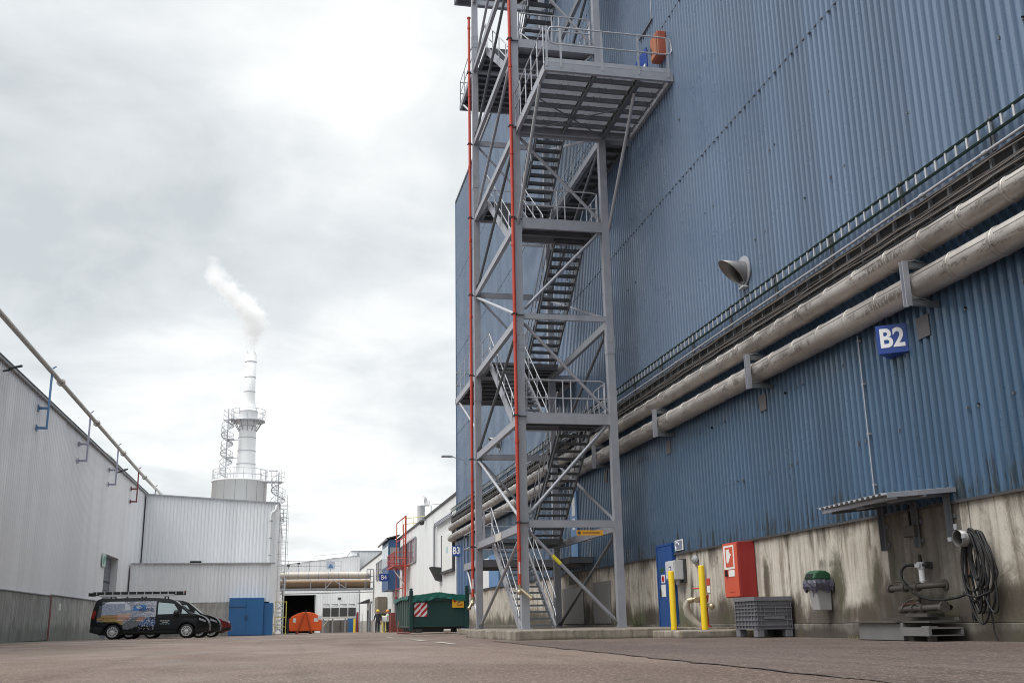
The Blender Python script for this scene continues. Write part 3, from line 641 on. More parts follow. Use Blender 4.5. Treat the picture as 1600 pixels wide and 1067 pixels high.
# ================================================================== THINGS AT THE CONCRETE BASE
t = thing('phone_sign', (WX, 26.1, 2.1), 'small square grey sign with a white telephone handset beside the blue door', 'sign')
mb = MB(); mb.box(WX-.06, WX-.045, 25.82, 26.40, 2.13, 2.40); mb.build('plate', SIGNWHITE, t)
mb = MB(); mb.box(WX-.068, WX-.061, 25.87, 26.35, 2.155, 2.375); mb.build('field', P('sign_grey_blue', (.20, .22, .30), .4), t)
mb = MB(); mb.tube([(WX-.07, 26.22+.12*math.cos(a)*1.2, 2.265+.07*math.sin(a)) for a in [R(-60+i*15) for i in range(17)]], [.012]*17, 5)
mb.box(WX-.078, WX-.0685, 26.27, 26.34, 2.17, 2.21); mb.box(WX-.078, WX-.0685, 26.2, 26.28, 2.32, 2.36); mb.build('handset', SIGNWHITE, t)
t = thing('electric_box', (WX, 26.2, 1.3), 'light grey electrical box on the concrete beside the blue door', 'electric box')
mb = MB(); mb.box(9.68, 9.93, 25.85, 26.5, 1.38, 1.86); mb.build('housing', P('box_grey', (.50, .51, .53), .45, 0, .06, 3, .15), t, bevel=.012)
mb = MB(); mb.box(9.665, 9.679, 25.88, 26.47, 1.41, 1.83); d = mb.build('door', P('box_grey_door', (.56, .57, .60), .42, 0, .06, 3, .12), t, bevel=.005)
mb = MB(); mb.box(9.658, 9.664, 26.05, 26.2, 1.58, 1.72); mb.build('label', VIOLET, d); mb = MB(); mb.box(9.655, 9.6575, 26.08, 26.17, 1.61, 1.69); mb.build('label_mark', PAPER, d)
mb = MB(); mb.box(9.93, 9.995, 25.8, 26.55, 1.3, 1.9); mb.build('mounting_plate', DGREY, t)
mb = MB(); mb.cyl((9.82, 26.0, 1.38), (9.82, 26.0, 1.24), .07, .05, 12); mb.tube([(9.82, 26.0, 1.25), (9.9, 26.0, 1.15), (9.97, 26.0, 1.1)], .02); mb.build('cable_gland', GREYP, t)
for i, (x_, y_, zt, lb) in enumerate(((8.51, 22.95, 1.44, 'left of the two yellow bollards, in front of the blue door'), (8.80, 21.84, 1.55, 'right of the two yellow bollards, in front of the red hydrant'))):
    if i == 0:
        t = thing('bollard', (x_, y_, .15), lb, 'bollard', 'yellow bollards on the kerb')
        mb = MB(); mb.lathe([(.068, -.02), (.068, 1.28), (.064, 1.295), (.05, 1.303), (.001, 1.306)], (0, 0, 0), 'z', 20); mb.build('post', YELLOW, t, local=True)
        mb = MB(); mb.lathe([(.0, .012), (.10, .012), (.10, -.02)], (0, 0, 0), 'z', 16); mb.build('base_collar', SLAB, t, local=True); b0 = t
    else:
        c = copy_tree(b0); c.location = (x_, y_, .15); c.scale.z = 1.05; c['label'] = lb
t = thing('alarm_bell', (WX, 25.02, 1.6), 'round grey alarm bell high on the concrete above the right bollard', 'alarm bell')
mb = MB(); mb.lathe([(.001, -.10), (.06, -.10), (.10, -.06), (.115, -.015), (.115, 0)], (WX-.04, 25.02, 1.82), 'x', 20); mb.build('gong', GREYP, t)
mb = MB(); mb.lathe([(.001, -.012), (.025, -.012), (.025, 0)], (WX-.14, 25.02, 1.82), 'x', 12); mb.box(WX-.05, WX, 24.97, 25.07, 1.66, 1.74); mb.build('bracket', BRASS, t)
mb = MB(); mb.tube([(WX-.02, 25.02, 1.9), (WX-.02, 24.97, 2.05)], .01); mb.build('wire', DGREY, t)
# fire hydrant with hose couplings
t = thing('fire_hydrant', (9.42, 23.3, .155), 'red pillar fire hydrant with brass couplings and a pale canvas hose behind the right bollard', 'fire hydrant')
hx, hy = 9.42, 23.3
mb = MB(); mb.lathe([(.13, .155), (.13, .22), (.075, .26), (.065, .75), (.09, .8), (.105, .9), (.085, .98), (.04, 1.04), (.001, 1.05)], (hx, hy, 0), 'z', 18); mb.build('pillar', RED, t)
for s_, nm in ((1, 0), (-1, 0)):
    mb = MB(); mb.cyl((hx-.05, hy+s_*.05, .86), (hx-.22, hy+s_*.20, .82), .05, .05, 12); mb.cyl((hx-.21, hy+s_*.19, .82), (hx-.30, hy+s_*.26, .80), .07, .065, 12); mb.build('outlet', BRASS, t)
mb = MB(); mb.cyl((hx, hy-.06, .72), (hx+.02, hy-.34, .66), .045, .045, 12); mb.sphere((hx+.02, hy-.36, .66), .075); mb.cyl((hx-.1, hy-.2, .88), (hx-.1, hy-.34, .95), .03, .05, 10); mb.sphere((hx-.1, hy-.26, .80), .06); mb.sphere((hx-.2, hy-.3, .72), .055); mb.build('valve', BRASS, t)
mb = MB(); mb.tube([(hx-.05, hy-.02, 1.06), (hx-.05, hy+.0, 1.1)], .03); mb.tube([(hx-.05, hy-.25, 1.08), (hx-.05, hy+.55, 1.08)], .018); mb.build('key_bar', RED, t)
mb = MB(); mb.tube([(hx-.30, hy+.26, .80), (hx-.33, hy+.33, .68), (hx-.28, hy+.36, .5), (hx-.15, hy+.30, .32), (hx-.02, hy+.22, .2)], [.06, .085, .09, .08, .07], 10); mb.build('hose', P('canvas_hose', (.42, .40, .34), .8, 0, .15, 9, .4, (.06, .10, .06)), t)
mb = MB(); mb.box(WX-.02, WX-.004, 24.30, 24.50, 1.18, 1.34); mb.build('notice', RED, t); mb = MB(); mb.box(WX-.02, WX-.005, 24.30, 24.48, 1.0, 1.16); mb.build('notice', PAPER, t)
# hydrant cabinet
t = thing('fire_cabinet', (WX, 21.95, .8), 'red metal fire cabinet on the concrete wall above the grey plastic crate', 'fire cabinet')
mb = MB(); mb.box(9.59, 9.985, 21.62, 22.42, .83, 2.02); mb.build('cabinet_body', CABRED, t, bevel=.008)
mb = MB(); mb.box(9.565, 9.589, 21.635, 22.405, .845, 2.005); d = mb.build('door', CABFRONT, t, bevel=.006)
mb = MB(); mb.box(9.556, 9.564, 21.78, 22.34, 1.44, 1.96); mb.build('notice', PAPER, d)
mb = MB(); mb.box(9.551, 9.5555, 21.83, 22.24, 1.49, 1.92); mb.build('notice_field', CABFRONT, d)
mb = MB(); mb.prism([(22.18, 1.86), (22.03, 1.88), (21.98, 1.78), (21.9, 1.76), (21.97, 1.70), (22.03, 1.62), (22.1, 1.56), (22.17, 1.60)], 9.546, 9.5505, 'x'); mb.build('notice_symbol', PAPER, d)
mb = MB(); mb.box(9.556, 9.564, 21.80, 22.12, 1.28, 1.42); mb.build('notice', PAPER, d)
mb = MB(); mb.box(9.53, 9.5645, 22.2, 22.27, 1.29, 1.42); mb.build('lock', BLACK, d)
mb = MB(); mb.box(9.56, 9.5645, 21.88, 22.15, .945, .955); mb.build('embossed_line', CABRED, d)
# grey pallet crate
t = thing('pallet_crate', (9.55, 20.7, 0), 'grey ribbed plastic pallet box standing under the red fire cabinet', 'pallet box')
x0, x1, y0, y1 = 9.13, 9.93, 19.95, 21.0
mb = MB(); tk = .025
mb.box(x0+.03, x1-.03, y0+.03, y0+.03+tk, .17, .77); mb.box(x0+.03, x1-.03, y1-.03-tk, y1-.03, .17, .77); mb.box(x0+.03, x0+.03+tk, y0+.03+tk, y1-.03-tk, .17, .77); mb.box(x1-.03-tk, x1-.03, y0+.03+tk, y1-.03-tk, .17, .77)
mb.box(x0+.055, x1-.055, y0+.055, y1-.055, .17, .2)
mb.build('tub', BOXGREY, t)
mb = MB()
def ring(z0, z1, o):
    mb.box(x0+.03-o, x1-.03+o, y0+.03-o, y0+.029, z0, z1); mb.box(x0+.03-o, x1-.03+o, y1-.029, y1-.03+o, z0, z1); mb.box(x0+.03-o, x0+.029, y0+.03, y1-.03, z0, z1); mb.box(x1-.029, x1-.03+o, y0+.03, y1-.03, z0, z1)
for z_ in (.645, .575, .505, .43, .335, .235): ring(z_, z_+.013, .028)
ring(.165, .18, .028); ring(.72, .80, .04)
for i in range(7):
    y_ = y0+.05+(y1-y0-.1)*i/6; mb.box(x0+.004, x0+.0295, y_-.006, y_+.006, .18, .72)
for i, x_ in enumerate((0, .08, .16, .4, .64, .74)):
    x_ += x0+.04; mb.box(x_-.006, x_+.006, y0+.004, y0+.0295, .18 if i in (0, 1, 4, 5) else .44, .72)
mb.box(x0+.18, x0+.62, y0-.008, y0+.029, .365, .415)
mb.build('rib', BOXGREY, t)
for fx in (x0+.01, x1-.17):
    for fy in (y0+.01, y1-.19):
        mb = MB(); mb.box(fx, fx+.16, fy, fy+.18, .012, .165); mb.build('foot', BOXGREY, t, bevel=.012)
# waste bin
t = thing('waste_bin', (WX, 18.5, .5), 'pale grey wall bin with a green lid and a dark bag hanging out', 'bin')
mb = MB(); vs = []
for z_, xa, ya in ((.50, 9.70, .14), (1.06, 9.62, .175)): vs += [(xa, 18.5-ya, z_), (9.955, 18.5-ya, z_), (9.955, 18.5+ya, z_), (xa, 18.5+ya, z_)]
mb.add(vs, [(3, 2, 1, 0), (4, 5, 6, 7), (0, 1, 5, 4), (1, 2, 6, 5), (2, 3, 7, 6), (3, 0, 4, 7)]); mb.build('bin_body', BINGREY, t, bevel=.02, segs=2)
mb = MB(); prof = [(9.60, 1.055), (9.60, 1.10), (9.64, 1.19), (9.72, 1.235), (9.86, 1.23), (9.96, 1.17), (9.96, 1.055)]; mb.prism([(a, b) for a, b in prof], 18.30, 18.70, 'y'); lid = mb.build('lid', BINGREEN, t, bevel=.03, segs=2)
mb = MB(); mb.box(9.594, 9.63, 18.37, 18.63, 1.10, 1.175); mb.v = [(a+(b2-1.1)*.5-.004, b, b2) for a, b, b2 in mb.v]; mb.build('slot', DARK, lid)
rnd = random.Random(9); mb = MB(); vs = []; nn = 34
for k, (z_, o) in enumerate(((1.065, .028), (1.0, .05), (.94, .045), (.87, .02))):
    for j in range(nn):
        a = j/nn; per = [(9.62, 18.70), (9.62, 18.30), (9.955, 18.30), (9.955, 18.70)]; q = a*4; i = int(q); f = q-i; p_, q_ = per[i], per[(i+1) % 4]
        x_, y_ = p_[0]+(q_[0]-p_[0])*f, p_[1]+(q_[1]-p_[1])*f; dx, dy = x_-9.79, y_-18.5; l_ = math.hypot(dx, dy)
        oo = o+rnd.uniform(-.016, .02); dz = (rnd.uniform(-.07, .03) if k == 3 else rnd.uniform(-.01, .01)); vs.append((min(9.985, x_+dx/l_*oo), y_+dy/l_*oo, z_+dz))
mb.add(vs, [(k*nn+j, k*nn+(j+1) % nn, (k+1)*nn+(j+1) % nn, (k+1)*nn+j) for k in range(3) for j in range(nn)]); mb.build('bin_bag', BAG, t)
mb = MB(); mb.box(9.6, 9.66, 18.46, 18.5, .78, .92); mb.v = [(a+.03, b, c) for a, b, c in mb.v]; mb.build('lock_plate', GREYP, t)
# canopy
t = thing('wall_canopy', (WX, 15.4, 1.5), 'small sloping canopy of grey corrugated sheet on three steel brackets', 'canopy')
mb = MB(); n = 13; pts = []
for i in range(n):
    a = 14.28+2.35*i/n; p_ = 2.35/n
    for f, d in ((0, 0), (.3, 0), (.42, 1), (.88, 1)): pts.append((a+p_*f, d*.035))
vs = []
for a, d in pts:
    for x_ in (8.76+.12*(a-14.3)/2.2, 9.98): vs.append((x_, a, 2.155+(x_-8.76)*.085+d))
mb.add(vs, [(2*i, 2*i+2, 2*i+3, 2*i+1) for i in range(len(pts)-1)]); o = mb.build('roof_sheet', GALV_L, t); md = o.modifiers.new('thick', 'SOLIDIFY'); md.thickness = .006
mb = MB(); mb.angle((8.80, 14.27, 2.175), (9.98, 14.27, 2.275), .06); mb.bar((8.95, 14.26, 2.12), (8.95, 16.5, 2.12), .05, .05); mb.bar((9.45, 14.26, 2.16), (9.45, 16.5, 2.16), .05, .05); mb.build('frame', GALV, t)
for y_ in (14.4, 15.3, 16.3):
    mb = MB(); mb.angle((9.94, y_, 1.45), (9.94, y_, 2.22), .07, .01, (1, 0, 0)); mb.bar((9.94, y_, 2.19), (9.0, y_, 2.09), .035, .05)
    for z_ in (1.55, 1.85): mb.box(9.96, 9.985, y_-.09, y_-.03, z_-.03, z_+.03)
    mb.build('bracket', GALV_D, t)
t = thing('rusty_box', (WX, 15.42, 1.6), 'small rusty junction box hanging under the canopy', 'junction box')
mb = MB(); mb.box(9.86, 9.985, 15.3, 15.62, 1.62, 1.80); mb.build('housing', STEEL_RUST, t, bevel=.01); mb = MB(); mb.tube([(9.95, 15.52, 1.8), (9.95, 15.52, 2.15)], .018); mb.build('cable', BLACK, t)
# filler pipes with a grease pump
t = thing('filler_pipe', (9.8, 15.5, .7), 'dark stained flanged pipe sticking along the wall below the pump under the canopy', 'pipe')
mb = MB(); mb.tube([(10.0, 14.80, .835), (9.86, 14.82, .835), (9.78, 14.92, .83), (9.77, 15.1, .825), (9.77, 16.02, .81)], .046, 14); mb.build('tube', STEEL_RUST, t)
mb = MB()
for y_ in (15.98, 15.55, 15.2): mb.cyl((9.77, y_, .815), (9.77, y_+.05, .815), .068, n=16)
mb.cyl((9.96, 14.80, .835), (9.99, 14.80, .835), .086, n=16); mb.build('flange', STEEL_RUST, t, each=1); mb = MB(); mb.tube([(9.77, 15.55, .87), (9.77, 15.6, .92), (9.72, 15.75, .92)], .016); mb.build('lever', STEEL_RUST, t)
t = thing('filler_pipe', (9.7, 15.2, .3), 'pair of low open ended dirty pipes with a red valve just above the steel beams', 'pipe')
mb = MB(); mb.tube([(9.66, 14.42, .50), (9.66, 14.6, .495), (9.66, 15.5, .48)], .047, 14, caps=False); mb.tube([(9.82, 14.5, .49), (9.82, 15.85, .475)], .042, 14, caps=False); mb.build('tube', STEEL_RUST, t, each=1)
mb = MB(); mb.cyl((9.66, 15.515, .48), (9.66, 15.50, .48), .04, n=14); mb.cyl((9.82, 15.86, .475), (9.82, 15.845, .475), .036, n=14); mb.build('pipe_bore', CREAM, t, each=1)
mb = MB()
for y_ in (15.46, 15.2, 14.95, 14.45): mb.cyl((9.66, y_, .487), (9.66, y_+.045, .487), .068, n=16)
mb.cyl((9.82, 15.78, .475), (9.82, 15.84, .475), .06, n=16); mb.cyl((9.66, 14.40, .5), (9.66, 14.43, .5), .086, n=16); mb.build('flange', STEEL_RUST, t, each=1)
mb = MB(); mb.cyl((9.66, 15.08, .53), (9.66, 15.08, .62), .05, .035, 10); mb.box(9.6, 9.72, 15.0, 15.16, .62, .66); mb.tube([(9.66, 15.08, .64), (9.64, 15.3, .62), (9.62, 15.45, .55)], .011); mb.build('valve', STEEL_RUST, t)
mb = MB(); mb.tube([(9.62, 15.5, .53), (9.6, 15.3, .57), (9.6, 15.0, .57)], .006); mb.build('red_lever', REDBR, t)
mb = MB(); mb.box(9.6, 9.9, 14.8, 15.4, .36, .41); mb.build('shelf', STEEL_RUST, t)
t = thing('hand_pump', (9.78, 15.12, .88), 'white cylindrical pump with a black handle and hose under the canopy', 'pump')
mb = MB(); mb.cyl((9.8, 15.12, .9), (9.8, 15.12, 1.09), .045, n=16); mb.cyl((9.8, 15.12, .88), (9.8, 15.12, .9), .03, n=12); mb.build('reservoir', WHITEP, t)
mb = MB(); mb.cyl((9.8, 15.12, 1.09), (9.8, 15.12, 1.20), .06, n=16); mb.box(9.72, 9.76, 15.06, 15.18, 1.11, 1.18); mb.build('head', P('pump_head', (.55, .56, .6), .4), t, bevel=.008)
mb = MB(); mb.cyl((9.8, 15.12, 1.2), (9.8, 15.12, 1.31), .028, .025, 12); mb.tube([(9.8, 15.05, 1.15), (9.8, 14.92, 1.15)], .025); mb.tube([(9.8, 15.2, 1.16), (9.8, 15.36, 1.165)], .028); mb.build('handle', BLACK, t)
mb = MB(); mb.tube([(9.8, 15.36, 1.165), (9.79, 15.5, 1.165), (9.77, 15.58, 1.13), (9.74, 15.6, 1.06), (9.71, 15.55, .95), (9.68, 15.4, .84), (9.65, 15.2, .74), (9.64, 14.95, .655), (9.65, 14.7, .61), (9.68, 14.45, .60), (9.72, 14.15, .63), (9.76, 13.95, .68)], .02, 8); mb.build('hose', BLACK, t)
mb = MB(); mb.box(9.88, 9.99, 15.08, 15.16, 1.1, 1.2); mb.build('bracket', DGREY, t)
# steel beams on the ground
t = thing('steel_beam', (9.6, 15.9, 0), 'left steel box beam with a wide top flange lying along the wall under the canopy', 'steel beam')
mb = MB(); mb.box(9.28, 9.78, 15.0, 16.3, .012, .27); mb.build('web_box', STEELP, t, bevel=.008)
mb = MB(); mb.box(9.22, 9.84, 15.05, 16.55, .273, .30); mb.box(9.3, 9.84, 14.3, 15.045, .274, .303); mb.box(9.80, 9.84, 14.3, 16.5, .304, .35); mb.build('flange', STEEL_RUST, t)
t = thing('steel_beam', (9.6, 14.5, 0), 'right steel channel lying open towards the yard, beside the box beam', 'steel beam')
mb = MB(); mb.box(9.22, 9.27, 14.22, 14.96, .085, .21); mb.box(9.275, 9.8, 14.22, 14.96, .185, .208); mb.box(9.275, 9.8, 14.22, 14.96, .085, .10); mb.box(9.76, 9.8, 14.22, 14.96, .104, .182)
mb.build('channel', STEELP, t)
mb = MB(); mb.box(9.3, 9.4, 14.3, 14.4, .005, .083); mb.box(9.3, 9.5, 14.75, 14.9, .005, .083); mb.build('packing_block', STEEL_RUST, t, each=1)
mb = MB(); mb.box(9.35, 9.5, 14.4, 14.6, .209, .225); mb.build('loose_plate', ALU, t)
t = thing('thin_pipe', (9.97, 14.12, .3), 'thin rusty pipe with a black clip standing on the wall left of the black hose', 'pipe')
mb = MB(); mb.tube([(9.97, 14.18, .3), (9.97, 14.18, 1.45)], .014, 8); mb.build('tube', P('copper_brown', (.22, .12, .07), .55, .2), t)
mb = MB(); mb.cyl((9.97, 14.18, .3), (9.97, 14.18, .42), .028, n=10); mb.box(9.93, 9.99, 14.15, 14.21, .92, .96); mb.build('clip', BLACK, t, each=1)
# hose coil on its reel
t = thing('hose_coil', (9.8, 13.75, .3), 'long black hose hung in loose loops over a round metal holder', 'hose')
mb = MB(); rnd = random.Random(4)
for k in range(13):
    yc = 13.74+rnd.uniform(-.05, .05)-.10*(k % 4 == 0); wd = .16+.20*rnd.random(); top = 1.56+rnd.uniform(-.02, .05); bot = .40+.55*rnd.random()*(k % 3 > 0)+(.0 if k not in (2, 6) else -.15)
    skew = rnd.uniform(-.20, .10); pts = []
    xo = 9.74+.13*rnd.random()
    for i in range(36):
        a = 2*math.pi*i/36; s_ = math.sin(a); c_ = math.cos(a); v_ = (c_+1)/2
        wv = wd*(.42+.58*(1-v_)**.6) if v_ > .5 else wd*(.42+.58*(.5)**.6+.1*(.5-v_))
        pts.append((xo+.012*math.sin(2*a+k), yc+skew*(1-v_)+wv*s_, bot+(top-bot)*v_))
    mb.tube(pts, .017, 7, closed=True)
mb.tube([(9.72, 14.0, .70), (9.7, 13.9, .66), (9.72, 13.7, .62), (9.8, 13.45, .7), (9.82, 13.3, .95), (9.8, 13.38, 1.3), (9.82, 13.6, 1.55)], .017, 7)
mb.tube([(9.84, 13.62, .5), (9.86, 13.6, .3), (9.86, 13.6, .12), (9.87, 13.55, .02)], .012, 6)
mb.build('hose', BLACK, t)
t = thing('hose_holder', (9.8, 13.82, 1.4), 'round pale metal hose holder with cross arms on the concrete wall', 'hose holder')
mb = MB(); n = 24; mb.lathe([(.115, -.36), (.125, -.36), (.125, -.0), (.115, -.0), (.115, -.36)], (9.99, 13.85, 1.47), 'x', n); mb.build('drum', STEELP, t)
mb = MB(); mb.lathe([(.001, 0), (.114, 0)], (9.78, 13.85, 1.47), 'x', n); mb.build('drum_back', STEEL_RUST, t)
mb = MB(); mb.box(9.61, 9.63, 13.975, 14.06, 1.44, 1.50); mb.box(9.61, 9.63, 13.64, 13.725, 1.46, 1.52); mb.box(9.61, 9.63, 13.82, 13.88, 1.595, 1.68); mb.build('arm', GREYP, t, each=1)

rnd = random.Random(31)
for y_, n_, h_, lb in ((29.6, 46, .62, 'tall green weeds at the foot of the concrete wall near the stair tower'), (25.6, 30, .20, 'low tuft of yellowish weeds at the wall between the blue door and the hydrant'), (17.2, 16, .16, 'small tuft of weeds at the wall left of the steel beams')):
    z0 = .19 if y_ > 24 else .0
    t = thing('weed_tuft', (9.88, y_, z0), lb, 'weeds')
    mb = MB()
    for k in range(n_):
        a = Vector((9.90-abs(rnd.gauss(0, .06)), y_+rnd.gauss(0, .22), z0)); hh = h_*rnd.uniform(.4, 1.0); d = Vector((-abs(rnd.gauss(0, .35)), rnd.gauss(0, .4), 1)).normalized(); s_ = Vector((0, .010, 0))
        b = a+d*hh*.6; c = a+d*hh+Vector((-.06, rnd.gauss(0, .05), -.04))*h_*2
        mb.add([a-s_, a+s_, b+s_*.8, b-s_*.8, c], [(0, 1, 2, 3), (3, 2, 4)])
    mb.build('blades', P('weed_green', (.085, .115, .035) if h_ > .3 else (.22, .19, .07), .8, 0, .35, 9, .2, (.2, .17, .06)), t)
# ================================================================== STAIR TOWER
TX0, TX1, TY0, TY1 = 6.28, 9.01, 28.4, 35.5
LV = [.2, 3.05, 6.1, 9.05, 12.05, 15.0, 18.1, 21.2, 24.2]
TZ = 25.0
tw = thing('stair_tower', (7.65, 32, .2), 'tall open galvanised steel stair tower with zigzag flights in front of the blue warehouse', 'stair tower')
for x_ in (TX0, TX1):
    for y_ in (TY0, TY1):
        mb = MB(); mb.box(x_-.11, x_+.11, y_-.11, y_+.11, .2 if y_ < 30 else .0, TZ); mb.box(x_-.17, x_+.17, y_-.17, y_+.17, .196, .222)
        for z_ in (8.25, 16.4, 22.3):
            mb.box(x_-.122, x_+.122, y_-.122, y_+.122, z_-.28, z_+.28)
            for i in (-1, 1):
                for k in (-.2, -.1, .1, .2): mb.box(x_+i*.06-.016, x_+i*.06+.016, y_-.136, y_-.123, z_+k-.016, z_+k+.016)
        mb.build('post', GALV, tw)
# beams across the front / back (X) and along the sides (Y)
def beam(p, q, h, w_=.10, mat=GALV, name='beam', side=1):
    mb = MB(); mb.channel(p, q, w_, h, side, .014); return mb.build(name, mat, tw)
for k, h in ((1, .20), (2, .32), (3, .17), (4, .33), (5, .26), (6, .30), (7, .2), (8, .3)):
    beam((TX0+.112, TY0-.03, LV[k]+.07-h/2), (TX1-.112, TY0-.03, LV[k]+.07-h/2), h, .09, GALV, 'beam', 1)
for k in range(1, 9):
    z_ = LV[k]-.12
    beam((TX0-.02, TY0+.112, z_), (TX0-.02, TY1-.112, z_), .22, .12, GALV, 'beam', -1)
    if k in (1, 3, 5, 7): beam((TX1, TY0+.112, z_), (TX1, TY1-.112, z_), .22, .12, GALV, 'beam', -1)
    beam((TX0+.112, TY1, z_), (TX1-.112, TY1, z_), .20, .10, GALV, 'beam')
def brace(p, q, r=.055, mat=GALV, tape=None):
    mb = MB(); p, q = Vector(p), Vector(q); d = (q-p).normalized(); mb.tube([p+d*.12, q-d*.12], r, 8)
    for a, s_ in ((p, 1), (q, -1)): mb.bar(a+d*s_*.02, a+d*s_*.34, .012, .15, (0, 1, 0) if abs(d.x) > .2 else (1, 0, 0))
    o = mb.build('brace', mat, tw)
    if tape is not None:
        m2 = MB(); c = p+(q-p)*tape; m2.tube([c-d*.16, c+d*.16], r+.004, 8); m2.build('warning_tape', TAPE, o)
fy = TY0+.06
for k in range(0, 8):                         # front face, one diagonal to a panel
    a, b = (TX0+.1, TX1-.1)
    z0, z1 = LV[k]+.02, LV[k+1]-.16
    if k in (0, 2, 4, 6): brace((a, fy, z1), (b, fy, z0+.12), .05, GALV, .33 if k == 0 else None)
    else: brace((a, fy, z0+.14), (b, fy, z1), .05)
for k in range(0, 8):                         # left side
    z0, z1 = LV[k]+.05, LV[k+1]-.26
    if k in (0, 2, 4, 6): brace((TX0, TY1-.12, z0), (TX0, TY0+.12, z1), .05, GALV_D if k else GALV, None)
    elif k in (1, 3): brace((TX0, TY1-.12, z1), (TX0, TY0+.12, z0), .05, GALV_L)
    else: brace((TX0, TY1-.12, z0), (TX0, TY0+.12, z1), .05)
for k in range(0, 8):                         # right side
    z0, z1 = LV[k]+.05, LV[k+1]-.26
    if k % 2 == 0: brace((TX1, TY1-.12, z0), (TX1, TY0+.12, z1), .05, GALV_D)
    else: brace((TX1, TY1-.12, z1), (TX1, TY0+.12, z0), .05)
for k in (1, 3, 5): brace((TX0+.1, TY1, LV[k+1]-.26), (TX1-.1, TY1, LV[k]+.05), .045)
# ---- decks
def grating(x0, x1, y0, y1, z, parent, px=.036, name='grating'):
    mb = MB(); y_ = y0
    while y_ <= y1: mb.box(x0, x1, y_-.002, y_+.002, z-.032, z); y_ += px
    x_ = x0
    while x_ <= x1: mb.box(x_-.003, x_+.003, y0, y1, z-.012, z-.004); x_ += .11
    return mb.build(name, GALV_L, parent)
def deck(name, x0, x1, y0, y1, z, joists=3, h=.22, grate=False, along='x', edge_mat=GALV, skip=()):
    mb = MB()
    if 'f' not in skip: mb.channel((x0, y0+.05, z-h/2), (x1, y0+.05, z-h/2), .09, h, 1)
    if 'b' not in skip: mb.channel((x0, y1-.05, z-h/2), (x1, y1-.05, z-h/2), .09, h, -1)
    if 'l' not in skip: mb.channel((x0+.05, y0+.1, z-h/2), (x0+.05, y1-.1, z-h/2), .09, h, -1)
    if 'r' not in skip: mb.channel((x1-.05, y0+.1, z-h/2), (x1-.05, y1-.1, z-h/2), .09, h, 1)
    o = mb.build(name, edge_mat, tw)
    mb = MB()
    for i in range(joists):
        if along == 'x': y_ = y0+(y1-y0)*(i+1)/(joists+1); mb.ibeam((x0+.1, y_, z-.11), (x1-.1, y_, z-.11), .08, .14)
        else: x_ = x0+(x1-x0)*(i+1)/(joists+1); mb.ibeam((x_, y0+.1, z-.11), (x_, y1-.1, z-.11), .08, .14)
    if joists: mb.build('joist', GALV_D, o, each=1)
    if grate: grating(x0+.06, x1-.06, y0+.06, y1-.06, z, o)
    else:
        mb = MB(); mb.box(x0+.05, x1-.05, y0+.05, y1-.05, z-.012, z-.002); mb.build('deck_plate', GALV, o)
    return o
def railing(parent, paths, h=1.05, r=.02):
    for p in paths: mb = MB(); rail(mb, p, h, (h*.5,), r); o = mb.build('railing', GALV_L, parent)
    return o
def arc_end(p, d, h=1.05, k=.13):             # rounded corner loop of a guard rail that stops short
    return p
FX0, FX1, FY1 = 6.42, 8.88, 29.75
for k in (2, 4, 6, 8):
    o = deck('landing', FX0, FX1, TY0+.035, FY1, LV[k], 1, .2, edge_mat=GALV, skip=('f',))
    z = LV[k]; mb = MB()
    for hh in (.52, 1.05):
        mb.tube([(FX0+.02, TY0+.02, z+hh-.0), (FX1-.22, TY0+.02, z+hh), (FX1-.10, TY0+.03, z+hh-.03), (FX1-.06, TY0+.12, z+hh-.1), (FX1-.06, TY0+.2, z+hh-.12)] if hh > 1 else [(FX0+.02, TY0+.02, z+hh), (FX1-.06, TY0+.02, z+hh)], .021, 6)
    for x_ in (FX0+.04, FX0+1.12, FX0+1.36, FX1-.08): mb.tube([(x_, TY0+.02, z-.12), (x_, TY0+.02, z+1.05-(.04 if x_ > FX1-.2 else 0))], .02, 6)
    rail(mb, [(FX1-.05, TY0+.2, z), (FX1-.05, FY1-.1, z)], 1.0, (.52,), .02, .55)
    mb.build('railing', GALV_L, o)
BY0 = 34.0
for k in (1, 3, 5, 7):
    o = deck('landing', FX0, FX1, BY0, TY1-.11, LV[k], 2, .2, edge_mat=GALV_D)
    z = LV[k]
    railing(o, [[(FX0+.03, BY0+.05, z), (FX0+.03, TY1-.15, z)]] + ([[(FX0, TY1-.12, z), (FX1, TY1-.12, z)]] if k in (1, 5) else []) + [[(7.56, BY0+.05, z), (7.72, BY0+.05, z)]])
# rear walkways that lead to the wall
def rear(z, y1, joists=4):
    o = deck('rear_walkway', TX0-.08, 9.94, TY1+.13, y1, z, joists, .24, edge_mat=GALV)
    railing(o, [[(TX0-.05, TY1+.2, z), (TX0-.05, y1-.05, z), (9.9, y1-.05, z)]])
    mb = MB()
    for x_ in (TX0, TX1): mb.tube([(x_, TY1+.1, z-2.1), (x_, y1-.5, z-.22)], .045, 8)
    mb.build('strut', GALV_L, o, each=1)
    return o
rear(2.47, 38.4); rear(9.05, 40.2, 6); rear(21.3, 38.8, 6); rear(27.2, 40.2, 6)
o = deck('side_walkway', 9.13, 9.94, TY0+.05, 37.5, 15.0, 14, .2, edge_mat=GALV_D)
railing(o, [[(9.2, TY0+1.5, 15.0), (9.2, 37.4, 15.0)]])
o = deck('side_walkway', 9.13, 9.94, 34.2, 38.4, 2.47, 6, .2, edge_mat=GALV_D, skip=('b',))
railing(o, [[(9.2, 34.3, 2.47), (9.9, 34.3, 2.47)]])
